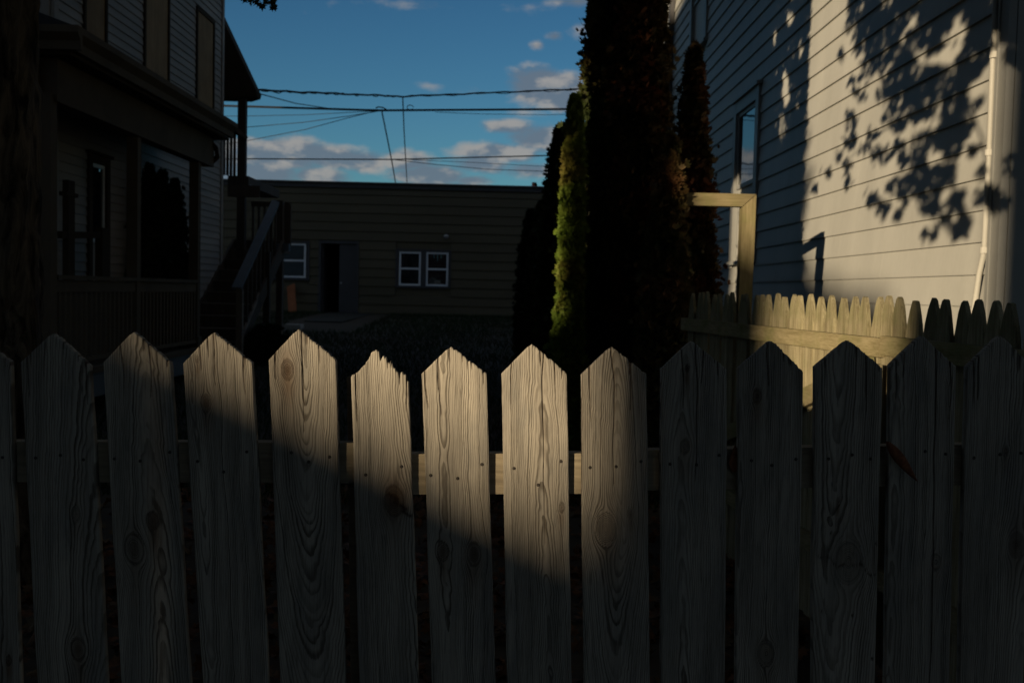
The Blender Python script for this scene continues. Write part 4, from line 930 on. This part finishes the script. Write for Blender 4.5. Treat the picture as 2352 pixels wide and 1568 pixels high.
M_h1 = paint('dark_red_clapboard', (.10, .035, .028), .7, .2, 1); M_h2 = paint('dark_green_clapboard', (.035, .05, .035), .7, .2, 1); M_h3 = paint('brown_shingle', (.07, .05, .035), .8, .2, 1)
SO = -17.
plainhouse('street_house', 'dark red clapboard house across the street, right of the sunny gap', -1.035, 11, SO-9, SO, 9.3, 12.5, M_h1)
plainhouse('street_house', 'dark green two storey house across the street, left of the narrow gap', -14.5, -4.70, SO-9, SO, 9.6, 10.0, M_h2)
plainhouse('street_house', 'low brown flat topped house left of the dark green one across the street', -30, -14.6, SO-9, SO, 9.30, 9.36, M_h3)
plainhouse('street_house', 'brown shingled house farther along the street to the right', 12.5, 26, SO-9, SO, 8., 11., M_h3)
SG = -33.
gar = thing('garage_blocker', 'unseen brown garage, roof and lean-to shaped to cut the sunlight in the gap', 'garage', loc=US(0, SG), rz=-PHI)
dz = -TEL*SG    # height added by the sun's slope
def gpiece(poly, name='wall'): MB().prism([(a, -3., b) for a, b in poly], (0, 3., 0)).build(name, M_h3, gar)  # garage pieces outlined to shape the edge of the sunlight
gpiece([(-1.868, 0), (-1.0, 0), (-1.0, 1.21+dz), (-1.868, 1.65+dz)])
gpiece([(-2.9, 0), (-1.87, 0), (-1.87, 2.36+dz), (-2.45, 2.52+dz), (-2.9, 2.74+dz)])
gpiece([(-4.16, 0), (-2.902, 0), (-2.902, 2.742+dz), (-3.2, 3.0+dz), (-3.6, 3.1+dz), (-4.16, 2.9+dz)])
gpiece([(-5.2, 0), (-4.162, 0), (-4.162, 2.12+dz), (-5.2, 2.12+dz)], 'side_wall')
bf = thing('sun_blocker_boards', 'added brown boards blocking sun between the dark red house and the garage', 'fence', loc=US(0, SO), rz=-PHI)
for k in range(3): MB().box(-1.12+k*.03, -1.092+k*.03, -.3, .02, 0, 1.70-TEL*SO).build('board', M_h3, bf)  # unseen boards added to darken the right end of the sun pool
hx = US(-3.66, -8.)  # unseen evergreen added to shade the arborvitae and the wall behind
thuja('blocker_evergreen', 'added columnar evergreen blocking the sun before the garage', 0, hx.y, .56, 4.9, M_thuja, 18000, None, 0, [(0, 1), (.2, .98), (.5, .98), (.85, .96), (.96, .8), (1, .5)], 77, 'tree', x=hx.x, z0=0., spray=.13)

# unseen tree added so its crown blocks sun in the upper narrow gap
st2 = thing('blocker_tree', 'added broad leafed tree blocking sun beside the dark green house across the street', 'tree')
b0 = US(-5.4, -9.5)
MB().tube([b0, b0+Vector((0, 0, 4)), US(-5.0, -9.4, 7.)], [.22, .17, .06], 10).build('trunk', M_bark, st2, True)
for uu, zz in ((-4.6, 7.5), (-6.4, 7.0), (-5.2, 9.5)): MB().tube([b0+Vector((0, 0, 3.6)), US((uu-5.4)/2, -9.2, zz-1.6), US(uu, -9., zz)], [.09, .06, .02], 6).build('limb', M_bark, st2, True)
N = 9000; uu = rng.normal(-4.75, .38, N).clip(-7, -4.05); ss = rng.normal(-9.3, .8, N); zz = rng.uniform(5.45, 12, N)
Pc = np.stack([uu*math.cos(PHI)+ss*math.sin(PHI), -uu*math.sin(PHI)+ss*math.cos(PHI), zz], 1)
V, F = leaves(Pc, .22, .2); fastmesh('crown', V, F, M_maple, st2)

# unseen trees added behind the camera to block most of the sky light
for (bx0, by0, br0, bh0, lab) in ((8.5, -3., 4.6, 8.5, 'added sky blocking tree in front of the dark red house'), (1.5, -10., 4.6, 9.5, 'added sky blocking tree on the far pavement'),
                                  (-11., -4., 4.8, 9.0, 'added sky blocking tree at the left end of the street'), (-8., -13., 4.8, 10., 'added sky blocking tree in front of the dark green house'), (10., 1., 3.2, 6.5, 'smaller added sky blocking tree in front of the grey clapboard house')):
    tt_ = thing('blocker_tree', lab, 'tree', 'added sky blocking trees behind the camera')
    MB().tube([(bx0, by0, -.1), (bx0, by0, bh0*.45), (bx0+.2, by0, bh0)], [.3, .22, .05], 10).build('trunk', M_bark, tt_, True)
    for q_ in range(4):
        a = q_*1.57+.4; MB().tube([(bx0, by0, bh0*.4), (bx0+math.cos(a)*br0*.3, by0+math.sin(a)*br0*.3, bh0*.65), (bx0+math.cos(a)*br0*.7, by0+math.sin(a)*br0*.7, bh0*.85)], [.13, .09, .03], 6).build('limb', M_bark, tt_, True)
    N = 4200; cc = rng.normal(0, 1, (90, 3)); cc /= np.linalg.norm(cc, axis=1)[:, None]; cc *= rng.uniform(.3, 1, (90, 1))*[br0, br0, 2.6]; cc += [bx0, by0, bh0]
    Pt = cc[rng.integers(0, 90, N)]+rng.normal(0, .42, (N, 3)); Pt = Pt[keep(Pt)]
    V, F = leaves(Pt, .28, .3); fastmesh('crown', V, F, M_maple, tt_)
bpy.context.view_layer.update()
